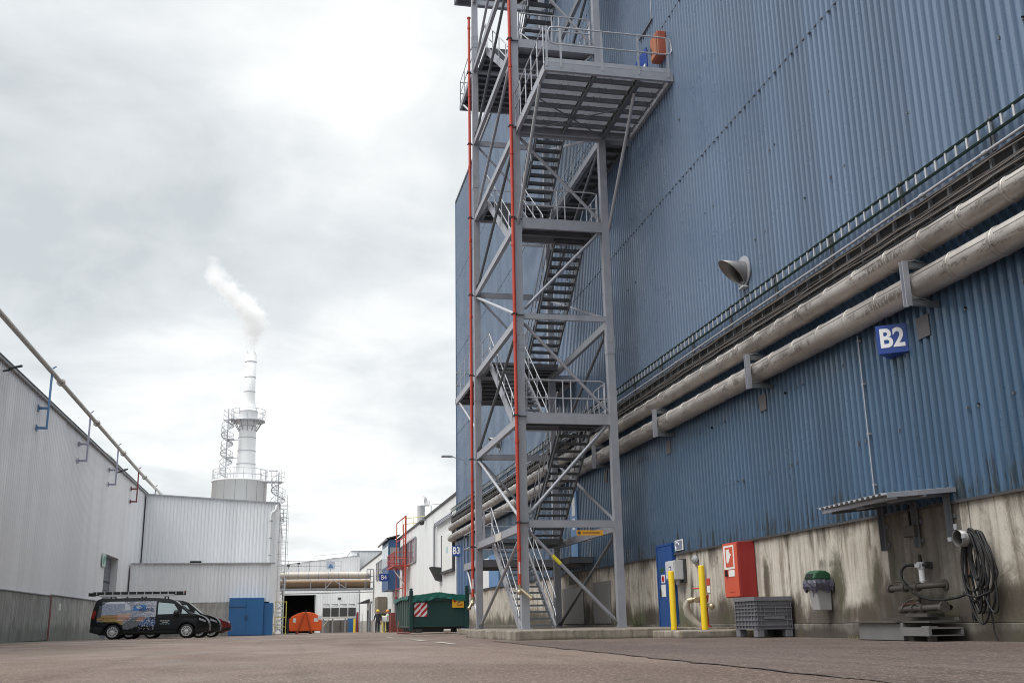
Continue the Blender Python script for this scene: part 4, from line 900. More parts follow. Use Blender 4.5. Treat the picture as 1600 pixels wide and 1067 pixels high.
# cantilevered platform out to the wall
PX0, PX1, PY0, PY1, PZ = 6.28, 9.95, 24.45, TY0-.12, 15.12
mb = MB(); h = .26
mb.channel((PX0-.02, PY0+.05, PZ-h/2), (PX1, PY0+.05, PZ-h/2), .1, h, 1); mb.channel((PX0-.02, PY1-.03, PZ-h/2), (PX1, PY1-.03, PZ-h/2), .1, h, -1); mb.channel((PX0+.03, PY0+.101, PZ-h/2), (PX0+.03, PY1-.081, PZ-h/2), .1, h, -1); mb.ibeam((PX1-.05, PY0+.101, PZ-h/2), (PX1-.05, PY1-.081, PZ-h/2), .1, h)
pl = mb.build('platform', GALV, tw)
mb = MB(); mb.ibeam((9.01, PY0+.11, PZ-.20), (9.01, PY1-.09, PZ-.20), .14, .20); mb.ibeam((7.75, PY0+.11, PZ-.135), (7.75, PY1-.09, PZ-.135), .08, .16); mb.build('main_beam', GALV_D, pl, each=1)
for i in range(6):
    y_ = PY0+.12+(PY1-PY0-.25)*(i+.85)/6.6
    mb = MB(); mb.channel((PX0+.09, y_, PZ-.115), (PX1-.11, y_, PZ-.115), .07, .13, 1, .01)
    for x_ in (7.0, 7.2, 8.1, 8.3, 8.95, 9.7): mb.box(x_-.015, x_+.015, y_-.06, y_-.034, PZ-.17, PZ-.035)
    mb.build('joist', GALV_D, pl)
grating(PX0+.08, PX1-.1, PY0+.1, PY1-.08, PZ, pl, .036)
mb = MB(); mb.bar((PX0+.15, PY0+1.55, PZ-.27), (9.0, PY1-.15, PZ-.27), .05, .012); mb.bar((PX0+.15, PY1-.15, PZ-.285), (9.0, PY0+1.7, PZ-.285), .06, .012); mb.build('wind_brace', GALV_D, pl, each=1)
mb = MB(); mb.box(PX0+.0, PX1-.05, PY0+.03, PY0+.04, PZ+.002, PZ+.14); mb.build('toe_board', GALV_L, pl)
mb = MB()
rx = [PX0+.04, 6.72, 7.9, 8.95, PX1-.13]
for hh in (.56, 1.08): mb.tube([(6.55, PY0+.0, PZ+hh), (PX1-.2, PY0+.0, PZ+hh)], .022, 6)
mb.tube([(PX1-.2, PY0, PZ+1.08), (PX1-.06, PY0, PZ+1.05), (PX1+.0, PY0, PZ+.95), (PX1+.0, PY0, PZ+.68), (PX1-.06, PY0, PZ+.59), (PX1-.2, PY0, PZ+.56)], .022, 6)
mb.tube([(6.55, PY0, PZ+1.08), (6.43, PY0, PZ+1.05), (6.38, PY0, PZ+.95), (6.38, PY0, PZ+.68), (6.43, PY0, PZ+.59), (6.55, PY0, PZ+.56)], .022, 6)
for x_ in rx: mb.box(x_-.03, x_+.03, PY0-.012, PY0-.002, PZ-.14, PZ+1.08)
rail(mb, [(PX0-.03, PY0+.06, PZ), (PX0-.03, PY1-.05, PZ)], 1.08, (.56,), .022, .72)
mb.build('railing', GALV_L, pl)
mb = MB(); mb.tube([(TX1+.12, TY0-.0, 11.85), (9.05, PY0+.75, PZ-.3)], .05, 8); mb.tube([(TX0-.0, TY0-.1, 11.9), (PX0+.02, PY0+.75, PZ-.26)], .05, 8); mb.build('strut', GALV_L, pl, each=1)
# ---- flights
def flight(x0, x1, ya, za, yb, zb, n, mat=GALV):
    mb = MB(); d = Vector((0, yb-ya, zb-za)).normalized()
    for x_ in (x0+.03, x1-.03): mb.channel((x_, ya, za-.02), (x_, yb, zb-.05), .05, .26, -1 if x_ < (x0+x1)/2 else 1, .01)
    for yy, zz_ in ((ya, za), (yb, zb)): mb.bar((x0+.05, yy, zz_-.12), (x1-.05, yy, zz_-.12), .03, .08)
    f = mb.build('stair_flight', mat, tw)
    s_ = 1 if yb > ya else -1
    t0 = None
    for i in range(n):
        u = (i+.6)/n; y_ = ya+(yb-ya)*u; z_ = za+(zb-za)*u
        if t0 is None:
            mb = MB(); mb.box(x0+.06, x1-.06, y_-.12, y_+.12, z_-.03, z_); mb.box(x0+.06, x1-.06, y_-s_*.12-.004, y_-s_*.12+.004, z_-.055, z_+.001)
            t0 = mb.build('tread', GALV_D, f); ty, tz = y_, z_
        else:
            c = t0.copy(); COL.objects.link(c); c.parent = f; c.location = (0, y_-ty, z_-tz); ORG[c.name] = ORG[f.name]
    for x_ in (x0-.0, x1+.0):
        mb = MB()
        a = Vector((x_, ya+s_*.1, za)); b = Vector((x_, yb-s_*.1, zb))
        for hh in (.5, 1.0):
            mb.tube([a+Vector((0, -s_*.1, hh-.15)), a+Vector((0, 0, hh)), b+Vector((0, 0, hh))], .02, 6)
        for i in range(4):
            q = a.lerp(b, .04+.3*i); mb.tube([q-Vector((0, 0, .1)), q+Vector((0, 0, 1.0))], .018, 6)
        mb.build('handrail', GALV_L, f)
    return f
LX0, LX1, RX0, RX1 = 6.44, 7.52, 7.72, 8.74
for k in range(8):
    za, zb = LV[k], LV[k+1]
    if k % 2 == 0: flight(LX0, LX1, 30.15 if k else 29.9, za, 34.08, zb, 15, GALV_L if k == 0 else GALV)
    else: flight(RX0, RX1, 33.95, za, 29.65, zb, 16, GALV_D)
mb = MB(); mb.box(7.78, 8.55, TY0-.082, TY0-.076, 2.70, 2.84); sgn = mb.build('warning_plate', SIGNOR, tw)
mb = MB()
for z_ in (2.745, 2.785): mb.box(7.95, 8.45, TY0-.0865, TY0-.0825, z_, z_+.012)
mb.box(7.81, 7.9, TY0-.0865, TY0-.0825, 2.73, 2.81); mb.build('plate_print', STEEL_RUST, sgn)
mb = MB(); mb.box(TX0-.10, TX0-.085, 31.1, 32.0, 2.80, 3.02); mb.build('blank_plate', CREAM, tw)

# red riser pipes
def riser(x_, y_, z0, z1, lb, out_):
    t = thing('riser_pipe', (x_, y_, z0), lb, 'pipe', 'red riser pipes on the stair tower')
    mb = MB(); mb.cyl((x_, y_, z0+.22), (x_, y_, z1), .05, n=12); mb.build('pipe', RED, t)
    mb = MB(); z_ = z0+1.2; k = 0
    while z_ < z1: mb.cyl((x_, y_, z_-.05), (x_, y_, z_+.05), .062, n=12); z_ += 2.95
    mb.cyl((x_, y_, z1-.03), (x_, y_, z1+.01), .075, n=12); mb.build('coupling', RED, t, each=1)
    mb = MB(); z_ = z0+1.9
    while z_ < z1: mb.box(x_-.09, x_+.30, y_+.03, y_+.07, z_-.03, z_-.0); mb.box(x_-.07, x_+.07, y_-.07, y_+.07, z_-.015, z_+.015); z_ += 3.0
    mb.build('pipe_clip', DGREY, t, each=2)
    mb = MB(); mb.cyl((x_, y_, z0+.06), (x_, y_, z0+.22), .055, .06, 12); mb.cyl((x_, y_, z0+.12), (x_+out_*.25, y_-.16, z0-.12), .048, .05, 12); mb.cyl((x_+out_*.25, y_-.16, z0-.12), (x_+out_*.29, y_-.185, z0-.16), .065, .065, 12); mb.sphere((x_-.02, y_-.05, z0+.02), .075)
    mb.build('valve', BRASS, t)
    mb = MB(); mb.box(x_-.03, x_+.012, y_-.056, y_-.048, z0+.5, z0+.82); mb.build('pipe_label', PAPER, t)
riser(6.10, 28.2, 1.15, 24.0, 'nearer red riser pipe running down the front left post of the stair tower', 1)
riser(6.04, 35.4, 1.0, 23.3, 'farther red riser pipe left of the rear post of the stair tower', -.6)
# ================================================================== LEFT HALL
LX = -10.1
lh = thing('factory_hall', (-16, 55, 0), 'long weathered white hall with a grey concrete base along the left side of the yard', 'hall')
mb = MB(); mb.box(-26, LX-.56, 18, 110, -.3, 9.4); mb.build('core_wall', DARK, lh)
mb = MB(); corr(mb, 'y', LX-.02, 18, 48.9, 1.86, 9.5, .3, .012, 1); corr(mb, 'y', LX-.05, 48.93, 62.0, 1.9, 9.5, .3, .012, 1); corr(mb, 'y', LX-.05, 62.0, 66.62, 4.45, 9.5, .3, .012, 1); corr(mb, 'y', LX-.05, 66.62, 110, 1.9, 9.5, .3, .012, 1)
mb.build('cladding', WHITE_L, lh)
mb = MB(); mb.box(LX-.1, LX+.07, 18, 110, 9.5, 9.62); mb.box(-26, LX-.101, 18, 110, 9.41, 9.55); mb.build('roof', ROOFDK, lh)
mb = MB(); mb.tube([(LX+.05, 18, 9.47), (LX+.05, 76, 9.47)], .05, 8); mb.build('gutter', GREYP, lh)
for i, y_ in enumerate((18, 24.9, 31.2, 37.0, 43.0)):
    mb = MB(); mb.box(LX-.3, LX+.06, y_, min(y_+6.2, 48.75) if i == 4 else (24.9, 31.2, 37.0, 43.0)[i]-.012, .0, 1.81); mb.build('concrete_base', CONC_L, lh)
for a, b in ((49.02, 55.0), (55.012, 61.95), (66.65, 76)):
    mb = MB(); mb.box(LX-.3, LX+.02, a, b, gz(b)-.05, 1.86); mb.build('concrete_base', CONC_L2, lh)
mb = MB(); mb.box(LX-.3, LX+.075, 48.755, 49.015, 0, 1.85); mb.build('brown_post', REDBR, lh)
mb = MB(); mb.box(LX-.02, LX+.085, 18, 48.75, 1.815, 1.85); mb.box(LX-.02, LX+.055, 49.02, 61.95, 1.865, 1.895); mb.build('drip_flashing', GREYP, lh)
mb = MB(); mb.box(LX-.55, LX-.45, 61.95, 66.65, gz(64), 4.5); dr = mb.build('roller_door', ROLLD, lh)
mb = MB()
for i in range(17): mb.box(LX-.449, LX-.425, 61.98, 66.62, .1+i*.25, .1+i*.25+.21)
mb.build('slat', ROLLD, dr, each=1)
mb = MB(); mb.box(LX-.56, LX-.03, 66.62, 66.66, gz(66), 4.46); mb.box(LX-.56, LX-.03, 61.94, 61.98, gz(62), 4.46); mb.box(LX-.56, LX-.03, 61.98, 66.62, 4.46, 4.5); mb.build('door_reveal', WHITE_L, lh)
mb = MB(); mb.box(LX-.42, LX-.41, 62, 66.6, 3.0, 3.12); mb.build('door_rail', DGREY, dr)
t = thing('door_sign', (LX, 61.2, 3.7), 'small green and white sign left of the roller door on the left hall', 'sign')
mb = MB(); mb.box(LX+.03, LX+.045, 60.75, 61.85, 3.72, 4.42); mb.build('plate', P('pale_green', (.45, .62, .56), .45, 0, .06, 4, .1), t)
mb = MB(); mb.prism([(61.0, 3.85), (61.3, 3.85), (61.45, 4.1), (61.7, 3.85), (61.75, 4.25), (61.3, 4.3), (61.0, 4.15)], LX+.046, LX+.051, 'x'); mb.build('pictogram', P('exit_green', (.10, .30, .22), .45, 0, .06, 4, .1), t)
t = thing('small_notice', (LX, 37.8, 1.3), 'small white notice on the dark grey concrete base at the left edge', 'notice'); mb = MB(); mb.box(LX+.061, LX+.07, 37.7, 38.15, 1.2, 1.6); mb.build('sheet', PAPER, t)
mb = MB(); mb.box(LX+.0701, LX+.073, 37.78, 38.05, 1.42, 1.55); mb.build('print', LBLUE, t)
t = thing('small_notice', (LX, 51, 1.3), 'small white notice on the pale concrete base left of the van', 'notice'); mb = MB(); mb.box(LX+.021, LX+.03, 50.8, 51.2, 1.25, 1.55); mb.build('sheet', PAPER, t)
for y_, lb in ((38.0, 'dark floodlight on the top edge of the left hall at the picture edge'), (63.3, 'dark floodlight near the far end of the left hall roof edge')):
    t = thing('floodlight', (LX, y_, 9.3), lb, 'floodlight', 'floodlights on the left hall')
    mb = MB(); mb.tube([(LX, y_, 9.15), (LX+.2, y_, 9.2), (LX+.35, y_, 9.3)], .035, 8); mb.build('arm', DGREY, t)
    mb = MB(); mb.bar((LX+.28, y_-.14, 9.24), (LX+.50, y_+.14, 9.38), .30, .09); mb.build('lamp_head', DGREY, t, bevel=.02)
t = thing('roof_vent', (LX, 65.5, 9.6), 'beige rounded louvred vent peeking over the left hall roof', 'roof vent')
mb = MB(); mb.tube([(LX-1.0, 63.8, 9.9), (LX-1.0, 66.2, 9.9)], .55, 16); mb.build('hood', CREAM, t)
mb = MB()
for i in range(5): mb.lathe([(.55, -.02), (.58, 0), (.55, .02)], (LX-1.0, 64.2+i*.4, 9.9), 'y', 16)
mb.build('rib', GREYP, t, each=1)
t = thing('overhead_pipe', (-9.72, 60, 10.2), 'pale pipe carried above the left hall roof edge on tall brackets', 'pipe')
def opz(y_): return 10.55-(y_-35)*.0135 if y_ < 70 else 10.55-35*.0135
mb = MB(); mb.tube([(-9.72, 24, opz(24)), (-9.72, 45, opz(45)), (-9.72, 70, opz(70)), (-9.72, 96, opz(96))], .095, 14); mb.build('pipe', CREAM, t)
mb = MB()
for y_ in (28, 34, 45.2, 53.8, 62.6, 72):
    mb.lathe([(.12, -.12), (.17, -.08), (.17, .08), (.12, .12)], (-9.72, y_, opz(y_)), 'y', 14)
mb.build('flange', CREAM, t, each=1)
for y_, m, lb in ((43.5, LBLUE, 'blue bracket post holding the overhead pipe, nearest of the bracket posts'), (52.1, LILAC, 'pale lilac bracket post, second nearest under the overhead pipe'), (60.8, LILAC, 'pale lilac bracket post beside the far floodlight, third under the overhead pipe'), (69.2, REDBR, 'red brown bracket post under the overhead pipe, before the white annex'), (78.0, GREYP, 'short grey bracket post under the overhead pipe, behind the annex roof edge')):
    t = thing('pipe_bracket', (LX, y_, 8), lb, 'pipe bracket', 'bracket posts of the overhead pipe')
    z0 = 8.1 if y_ < 75 else 9.3
    mb = MB(); mb.bar((-9.72, y_, z0), (-9.72, y_, opz(y_)-.10), .075, .075); mb.bar((-9.8, y_-.1, opz(y_)+.05), (-9.6, y_+.05, opz(y_)+.25), .05, .05); mb.build('post', m, t)
    mb = MB()
    for z_ in ((8.15, 8.95) if y_ < 75 else (9.35,)): mb.bar((LX, y_, z_), (-9.77, y_, z_), .09, .09); mb.box(LX+.001, LX+.03, y_-.12, y_+.12, z_-.12, z_+.12)
    mb.build('arm', m, t, each=2)

# ================================================================== ANNEX
an = thing('annex_building', (-5.6, 76, -.1), 'white corrugated annex closing the left side of the yard behind the vans', 'building')
def at_top(x_): return 9.42+(x_+10.1)*-.062
mb = MB(); corr(mb, 'x', 71.2, -10.05, -1.05, 1.95, 4.40, .235, .028, -1); mb.build('lower_cladding', WHITE_F, an)
mb = MB(); corr(mb, 'x', 76.1, -10.05, -1.03, 4.5, 9, .235, .028, -1, at_top); mb.build('upper_cladding', WHITE_F, an)
mb = MB(); corr(mb, 'y', -1.05, 71.2, 76.1, 1.95, 4.4, .235, .03, 1); corr(mb, 'y', -1.03, 76.1, 108, 0, 8.86, .235, .03, 1); mb.build('side_cladding', WHITE_F, an)
mb = MB(); mb.box(-10.05, -1.08, 71.25, 76.1, 4.2, 4.38); mb.build('lower_roof', GREYP, an)
mb = MB()
for i in range(8):
    a = -10.05+i*9.02/8; b = a+9.02/8; mb.add([(a, 76.05, at_top(a)), (b, 76.05, at_top(b)), (b, 108, at_top(b)), (a, 108, at_top(a))], [(0, 1, 2, 3)])
mb.build('upper_roof', ROOFG, an)
mb = MB(); mb.bar((-10.06, 71.13, 4.43), (-1.0, 71.13, 4.43), .14, .05); mb.bar((-10.06, 76.03, at_top(-10.06)+.03), (-.97, 76.03, at_top(-.97)+.03), .14, .07); mb.bar((-1.0, 76, at_top(-1)+.03), (-1.0, 108, at_top(-1)+.03), .10, .07); mb.build('roof_edge', GALV_L, an)
for a, b in ((-10.0, -6.6), (-6.588, -3.8), ):
    mb = MB(); mb.box(a, b, 71.16, 71.4, -.2, 1.92); mb.build('concrete_base', CONC_L2, an)
mb = MB(); mb.box(-10, -1.1, 71.41, 75.8, -.2, 4.15); mb.box(-10, -1.1, 76.2, 107, 3, 8.8); mb.build('core_wall', DARK, an)
mb = MB(); mb.box(-1.3, -1.02, 71.10, 71.3, -.2, 4.39); mb.build('corner_strip', WHITEP, an)
mb = MB(); mb.box(-6.85, -6.1, 76.02, 76.058, 4.55, 4.85); v_ = mb.build('vent_opening', DARK, an)
mb = MB()
for a in ((-6.9, -6.05, 4.86, 4.9), (-6.05, -6.0, 4.5, 4.9), (-6.9, -6.855, 4.5, 4.86)): mb.box(a[0], a[1], 76.0, 76.05, a[2], a[3])
mb.build('vent_frame', WHITEP, v_)
mb = MB(); mb.tube([(-1.15, 75.95, 8.7), (-1.2, 75.85, 8.35), (-1.45, 75.85, 8.15), (-1.5, 75.9, 7.9), (-1.5, 75.9, 4.6)], .09, 10); mb.build('down_pipe', WHITEP, an)
mb = MB()
for z_ in (5.2, 6.4, 7.6): mb.lathe([(.095, -.04), (.11, 0), (.095, .04)], (-1.5, 75.9, z_), 'z', 10)
mb.build('pipe_clip', GREYP, an, each=1)
t = thing('steel_shed', (-2.6, 70.6, -.1), 'flat blue steel double door box in front of the annex', 'shed')
g0 = gz(70)
mb = MB(); mb.box(-3.78, -1.62, 70.5, 71.15, g0, 2.2); mb.build('shed_body', BOXBLUE, t)
for a, b in ((-3.76, -2.71), (-2.69, -1.64)):
    mb = MB(); mb.box(a, b, 70.47, 70.498, g0+.06, 2.16); d = mb.build('door', BOXBLUE, t)
    mb = MB(); mb.box(a, b, 70.458, 70.469, 1.62, 1.66); mb.build('door_seam', DGREY, d) if a < -3 else None
    mb = MB(); mb.box((-2.78 if a < -3 else -2.66), (-2.74 if a < -3 else -2.62), 70.44, 70.469, .8, 1.1); mb.build('handle', DGREY, d)
mb = MB(); mb.box(-1.61, -1.05, 70.62, 71.15, g0, 1.86); mb.build('side_box', BOXBLUE, t)
t = thing('access_ladder', (-.65, 77.3, -.1), 'white ladder tower with yellow guard rails at the corner of the annex', 'ladder')
mb = MB()
for x_ in (-.92, -.42): mb.box(x_-.03, x_+.03, 77.3, 77.36, gz(77), 9.6)
mb.build('stile', WHITEP, t, each=1)
mb = MB()
for i in range(34): mb.box(-.89, -.45, 77.31, 77.35, .15+i*.28, .15+i*.28+(.10 if i < 6 else .035))
mb.build('rung', WHITEP, t, each=1)
mb = MB()
for x_ in (-1.0, -.22): mb.tube([(x_, 76.9, gz(77)), (x_, 76.9, 2.1)], .04, 6)
for z_ in (.35, 1.0, 2.05): mb.tube([(-1.0, 76.9, z_), (-.22, 76.9, z_)], .03, 6)
mb.build('guard_rail', YELPALE, t)
mb = MB()
for i in range(8):
    z_ = 2.8+i*.85; mb.tube([(-.67+.40*math.cos(R(a)), 77.25-.40*math.sin(R(a)), z_) for a in range(0, 181, 20)], .012, 5)
for a in (20, 55, 90, 125, 160): mb.tube([(-.67+.40*math.cos(R(a)), 77.25-.40*math.sin(R(a)), 2.8) , (-.67+.40*math.cos(R(a)), 77.25-.40*math.sin(R(a)), 8.9)], .009, 5)
mb.build('safety_cage', GALV_L, t)

# ================================================================== TANK, STACK, STEAM
tk = thing('storage_tank', (-5.0, 112, -.3), 'round white tank with a railed top rising behind the annex', 'tank')
cx, cy = -5.6, 112.0
mb = MB(); mb.lathe([(2.78, -.3), (2.78, 14.95), (2.86, 14.97), (2.86, 15.08), (2.78, 15.1), (.001, 15.5)], (cx, cy, 0), 'z', 48); mb.build('shell', TANKW, tk)
mb = MB()
for a in range(0, 360, 24): c_, s_ = math.cos(R(a)), math.sin(R(a)); mb.bar((cx+2.785*c_, cy+2.785*s_, 8), (cx+2.785*c_, cy+2.785*s_, 14.9), .05, .01, (c_, s_, 0))
mb.build('shell_seam', GREYP, tk, each=1)
mb = MB()
for hh in (.5, 1.1): mb.tube([(cx+2.78*math.cos(R(a)), cy+2.78*math.sin(R(a)), 15.1+hh) for a in range(0, 360, 12)], .03, 5, closed=True)
for a in range(0, 360, 20): mb.tube([(cx+2.78*math.cos(R(a)), cy+2.78*math.sin(R(a)), 15.0), (cx+2.78*math.cos(R(a)), cy+2.78*math.sin(R(a)), 16.2)], .026, 5)
mb.build('railing', PALEM, tk)
st = thing('chimney_stack', (-5.05, 112, 15.2), 'white banded steel chimney with a round platform, steaming on top of the tank', 'chimney')
sx = -5.05
mb = MB(); mb.lathe([(1.12, 15.2), (.98, 16.8), (.90, 18.6), (.88, 22.4), (.93, 22.5), (.93, 22.6), (.86, 22.65), (.62, 23.7), (.58, 24.4), (.57, 28.8), (.54, 28.8), (.54, 27.8)], (sx, cy, 0), 'z', 32); mb.build('shaft', STACKW, st)
mb = MB()
for z_, r_ in ((16.9, .975), (18.3, .915), (19.7, .895), (20.9, .885), (22.55, .925), (24.7, .578), (26.3, .574), (28.0, .572)): mb.lathe([(r_, z_-.05), (r_+.04, z_-.03), (r_+.04, z_+.03), (r_, z_+.05)], (sx, cy, 0), 'z', 32)
mb.build('band', PALEM, st, each=1)
mb = MB(); mb.lathe([(.9, 21.42), (1.78, 21.42), (1.78, 21.58), (.9, 21.58)], (sx, cy, 0), 'z', 32); pf = mb.build('platform', PALEM, st)
mb = MB()
for hh in (.55, 1.1): mb.tube([(sx+1.75*math.cos(R(a)), cy+1.75*math.sin(R(a)), 21.58+hh) for a in range(0, 360, 15)], .028, 5, closed=True)
for a in range(0, 360, 30): mb.tube([(sx+1.75*math.cos(R(a)), cy+1.75*math.sin(R(a)), 21.5), (sx+1.75*math.cos(R(a)), cy+1.75*math.sin(R(a)), 22.7)], .024, 5)
mb.build('railing', PALEM, pf)
mb = MB()
for a in range(0, 360, 30): c_, s_ = math.cos(R(a)), math.sin(R(a)); mb.tube([(sx+.9*c_, cy+.9*s_, 20.4), (sx+1.5*c_, cy+1.5*s_, 21.42)], .04, 5)
mb.build('bracket', GALV, pf, each=1)
mb = MB()
for a in (40, 130, 220, 310): mb.tube([(sx+.55*math.cos(R(a)), cy+.55*math.sin(R(a)), 28.6), (sx+.55*math.cos(R(a)), cy+.55*math.sin(R(a)), 29.2)], .02, 5)
mb.build('tip_rod', PALEM, st, each=1)
def spiral(c, z0, z1, r_, turns, lb, a0=0.0, name='spiral_stair'):
    t = thing(name, (c[0], c[1], z0), lb, 'spiral stair', 'spiral stairs on the tank and chimney')
    mb = MB(); mb.cyl((c[0], c[1], z0), (c[0], c[1], z1+1.1), .06, n=8); mb.build('column', PALEM, t)
    n = int(turns*14); mb = MB()
    for i in range(n):
        a = a0+2*math.pi*turns*i/n; b = a+2*math.pi*turns/n; z_ = z0+(z1-z0)*(i+1)/n
        q = [(c[0], c[1]), (c[0]+r_*math.cos(a), c[1]+r_*math.sin(a)), (c[0]+r_*math.cos(b), c[1]+r_*math.sin(b))]; mb.prism(q, z_-.035, z_, 'z')
    mb.build('tread', PALEM, t, each=1)
    mb = MB(); k = int(turns*20)
    for hh in (.0, .55, 1.05): mb.tube([(c[0]+r_*math.cos(a0+2*math.pi*turns*i/k), c[1]+r_*math.sin(a0+2*math.pi*turns*i/k), z0+(z1-z0)*i/k+hh) for i in range(k+1)], .028 if hh else .05, 5)
    for i in range(0, k+1, 3): p_ = (c[0]+r_*math.cos(a0+2*math.pi*turns*i/k), c[1]+r_*math.sin(a0+2*math.pi*turns*i/k)); z_ = z0+(z1-z0)*i/k; mb.tube([(*p_, z_), (*p_, z_+1.05)], .02, 5)
    mb.build('handrail', PALEM, t); return t
t = spiral((-7.05, 111.2), 15.2, 21.55, .62, 3.3, 'spiral stair climbing from the tank top to the chimney platform', .6)
mb = MB()
for z_ in (17.5, 19.4): mb.box(-7.0, -5.9, 111.2, 111.32, z_-.06, z_); mb.box(-7.0, -6.3, 110.8, 111.6, z_-.03, z_)
mb.box(-7.0, -6.2, 110.8, 111.7, 21.5, 21.56); mb.build('bridge_arm', PALEM, t, each=1)
t = spiral((-1.6, 111.0), 9.2, 14.9, .72, 2.7, 'spiral stair at the right of the tank, half hidden by the annex corner', 1.2)
mb = MB(); mb.box(-3.4, -1.3, 110.2, 111.2, 14.85, 14.95); rail(mb, [(-3.4, 110.2, 14.95), (-1.3, 110.2, 14.95)], 1.1, (.55,), .025, .5); mb.box(-2.6, -1.7, 110.4, 110.5, 16.0, 16.1); mb.build('landing', PALEM, t)

def interp_(tab, x_):
    for (a, b), (c, d) in zip(tab[:-1], tab[1:]):
        if x_ <= c: return b+(d-b)*(x_-a)/(c-a)
    return tab[-1][1]
# steam: a real volume, thicker where the noise is dense
SP = [(0, -.05, .5), (1.1, -.1, .8), (2.5, .12, 1.25), (3.9, .1, 1.75), (5.2, -.5, 2.0), (6.3, -1.6, 2.0), (7.3, -2.9, 1.95), (8.5, -4.0, 1.75), (9.9, -4.5, 1.35), (11.1, -4.6, .7)]
mb = MB(); pts = []; rs = []
for k in range(45):
    z_ = 11.1*k/44; pts.append(Vector((-5+interp_([(a, b) for a, b, c in SP], z_), 112, 28.7+z_))); rs.append(1.75*interp_([(a, c) for a, b, c in SP], z_))
vs = []
for p_, r_ in zip(pts, rs): vs += [(p_.x+r_*math.cos(2*math.pi*j/20), p_.y+r_*math.sin(2*math.pi*j/20), p_.z) for j in range(20)]
fs = [(i*20+j, i*20+(j+1) % 20, (i+1)*20+(j+1) % 20, (i+1)*20+j) for i in range(44) for j in range(20)]+[tuple(range(20))[::-1], tuple(range(880, 900))]
mb.add(vs, fs, True)
m, t_, b_ = newmat('steam'); t_.nodes.remove(b_); g = G(t_)
vol = t_.nodes.new('ShaderNodeVolumePrincipled'); vol.inputs['Color'].default_value = (1, 1, 1, 1); vol.inputs['Anisotropy'].default_value = .2
def zcurve(col, lo, hi):
    n = t_.nodes.new('ShaderNodeValToRGB'); t_.links.new(g.m('DIVIDE', X_[2], 11.1), n.inputs[0]); e = n.color_ramp.elements
    for k, q in enumerate(SP):
        c_ = (q[col]-lo)/(hi-lo); el = e[k] if k in (0,) else e.new(q[0]/11.1) if k < len(SP)-1 else e[len(e)-1]
        el.position = q[0]/11.1; el.color = (c_, c_, c_, 1)
    return g.m('ADD', g.m('MULTIPLY', n.outputs[0], hi-lo), lo)
X_ = g.xyz()
dx_ = g.m('SUBTRACT', X_[0], zcurve(1, -5.0, 1.0)); rr_ = zcurve(2, 0.0, 2.0)
dist_ = g.m('DIVIDE', g.m('SQRT', g.m('ADD', g.m('MULTIPLY', dx_, dx_), g.m('MULTIPLY', X_[1], X_[1]))), rr_)
puff = g.m('ADD', g.m('MULTIPLY', g.m('SUBTRACT', g.noise(.75, 7, .62, (1, 1, 1), .5), .5), 3.2), g.m('MULTIPLY', g.m('SUBTRACT', 1.0, dist_), 1.1))
dens = g.ramp(puff, .05, 1.1, 0, 1.6)
zr = g.m('MULTIPLY', g.ramp(X_[2], 4.5, 11.0, 1.0, .22), g.ramp(X_[2], .0, 2.6, .45, 1.0))
t_.links.new(g.m('MULTIPLY', dens, zr), vol.inputs['Density'])
t_.links.new(vol.outputs[0], [n for n in t_.nodes if n.type == 'OUTPUT_MATERIAL'][0].inputs['Volume'])
o = mb.build('steam_plume', m, origin=(-5, 112, 28.7)); tag(o, 'white plume of steam drifting left from the top of the chimney', 'steam')

# ================================================================== WHITE PRODUCTION HALL (right, far)
rh = thing('production_hall', (20, 110, -.4), 'low white hall running on behind the blue warehouse to the end of the yard', 'hall')
def rz(y_): return 8.25
mb = MB(); mb.box(WX+.1, 40, 64.2, 157, -1, 8.1); mb.build('core_wall', DARK, rh)
mb = MB(); corr(mb, 'y', WX+.06, 64.0, 160, -.7, 8.2, .3, .03, -1); mb.build('cladding', WHITE_R, rh)
mb = MB(); mb.box(WX-.06, 40, 64.1, 160, 8.2, 8.34); mb.build('roof', ROOFDK, rh)
mb = MB(); mb.box(WX-.03, WX+.028, 76, 157, -.8, .9); mb.build('base_band', P('dirty_base', (.34, .33, .31), .7, 0, .2, .7, .5), rh)
def win(y0, y1, z0, z1, n):
    mb = MB(); mb.box(WX-.03, WX+.02, y0, y1, z0, z1); w_ = mb.build('window', GLASSD, rh)
    mb = MB()
    for i in range(n+1): y_ = y0+(y1-y0)*i/n; mb.box(WX-.07, WX-.031, y_-.06, y_+.06, z0, z1)
    for z_ in (z0, z1): mb.box(WX-.075, WX-.031, y0, y1, z_-.06, z_+.06)
    mb.build('window_frame', GREYP, w_)
    mb = MB()
    for i in range(n):
        if i % 2 == 0: a = y0+(y1-y0)*i/n; mb.box(WX-.036, WX-.0305, a+.3, a+(y1-y0)/n*.55, z0+.1, z1-.1)
    mb.build('pane_blind', P('blind_pink', (.32, .24, .26), .6) if n == 3 else GLASSL, w_, each=1)
win(86.2, 92.4, 5.35, 7.3, 3); win(93.4, 98.8, 5.35, 7.3, 2); win(117, 127, 5.5, 7.4, 3)
for a in ((69.2, 71.6, -.2, 1.9), (108, 110, -.4, 1.9), (122, 124.5, -.5, 2.0), (138, 141, -.5, 2.2), (101.5, 103.5, -.4, 2.9)):
    mb = MB(); mb.box(WX-.05, WX+.02, *a); mb.build('door', DGREY, rh)
mb = MB(); mb.prism([(WX-.02, 3.6), (WX-1.3, 3.1), (WX-1.3, 3.05), (WX-.02, 3.1)], 137, 142, 'y'); mb.build('door_canopy', DGREY, rh)
t = thing('chute_hood', (WX, 73.5, 3), 'dark grey steel hood jutting from the white hall wall below a conduit', 'hood')
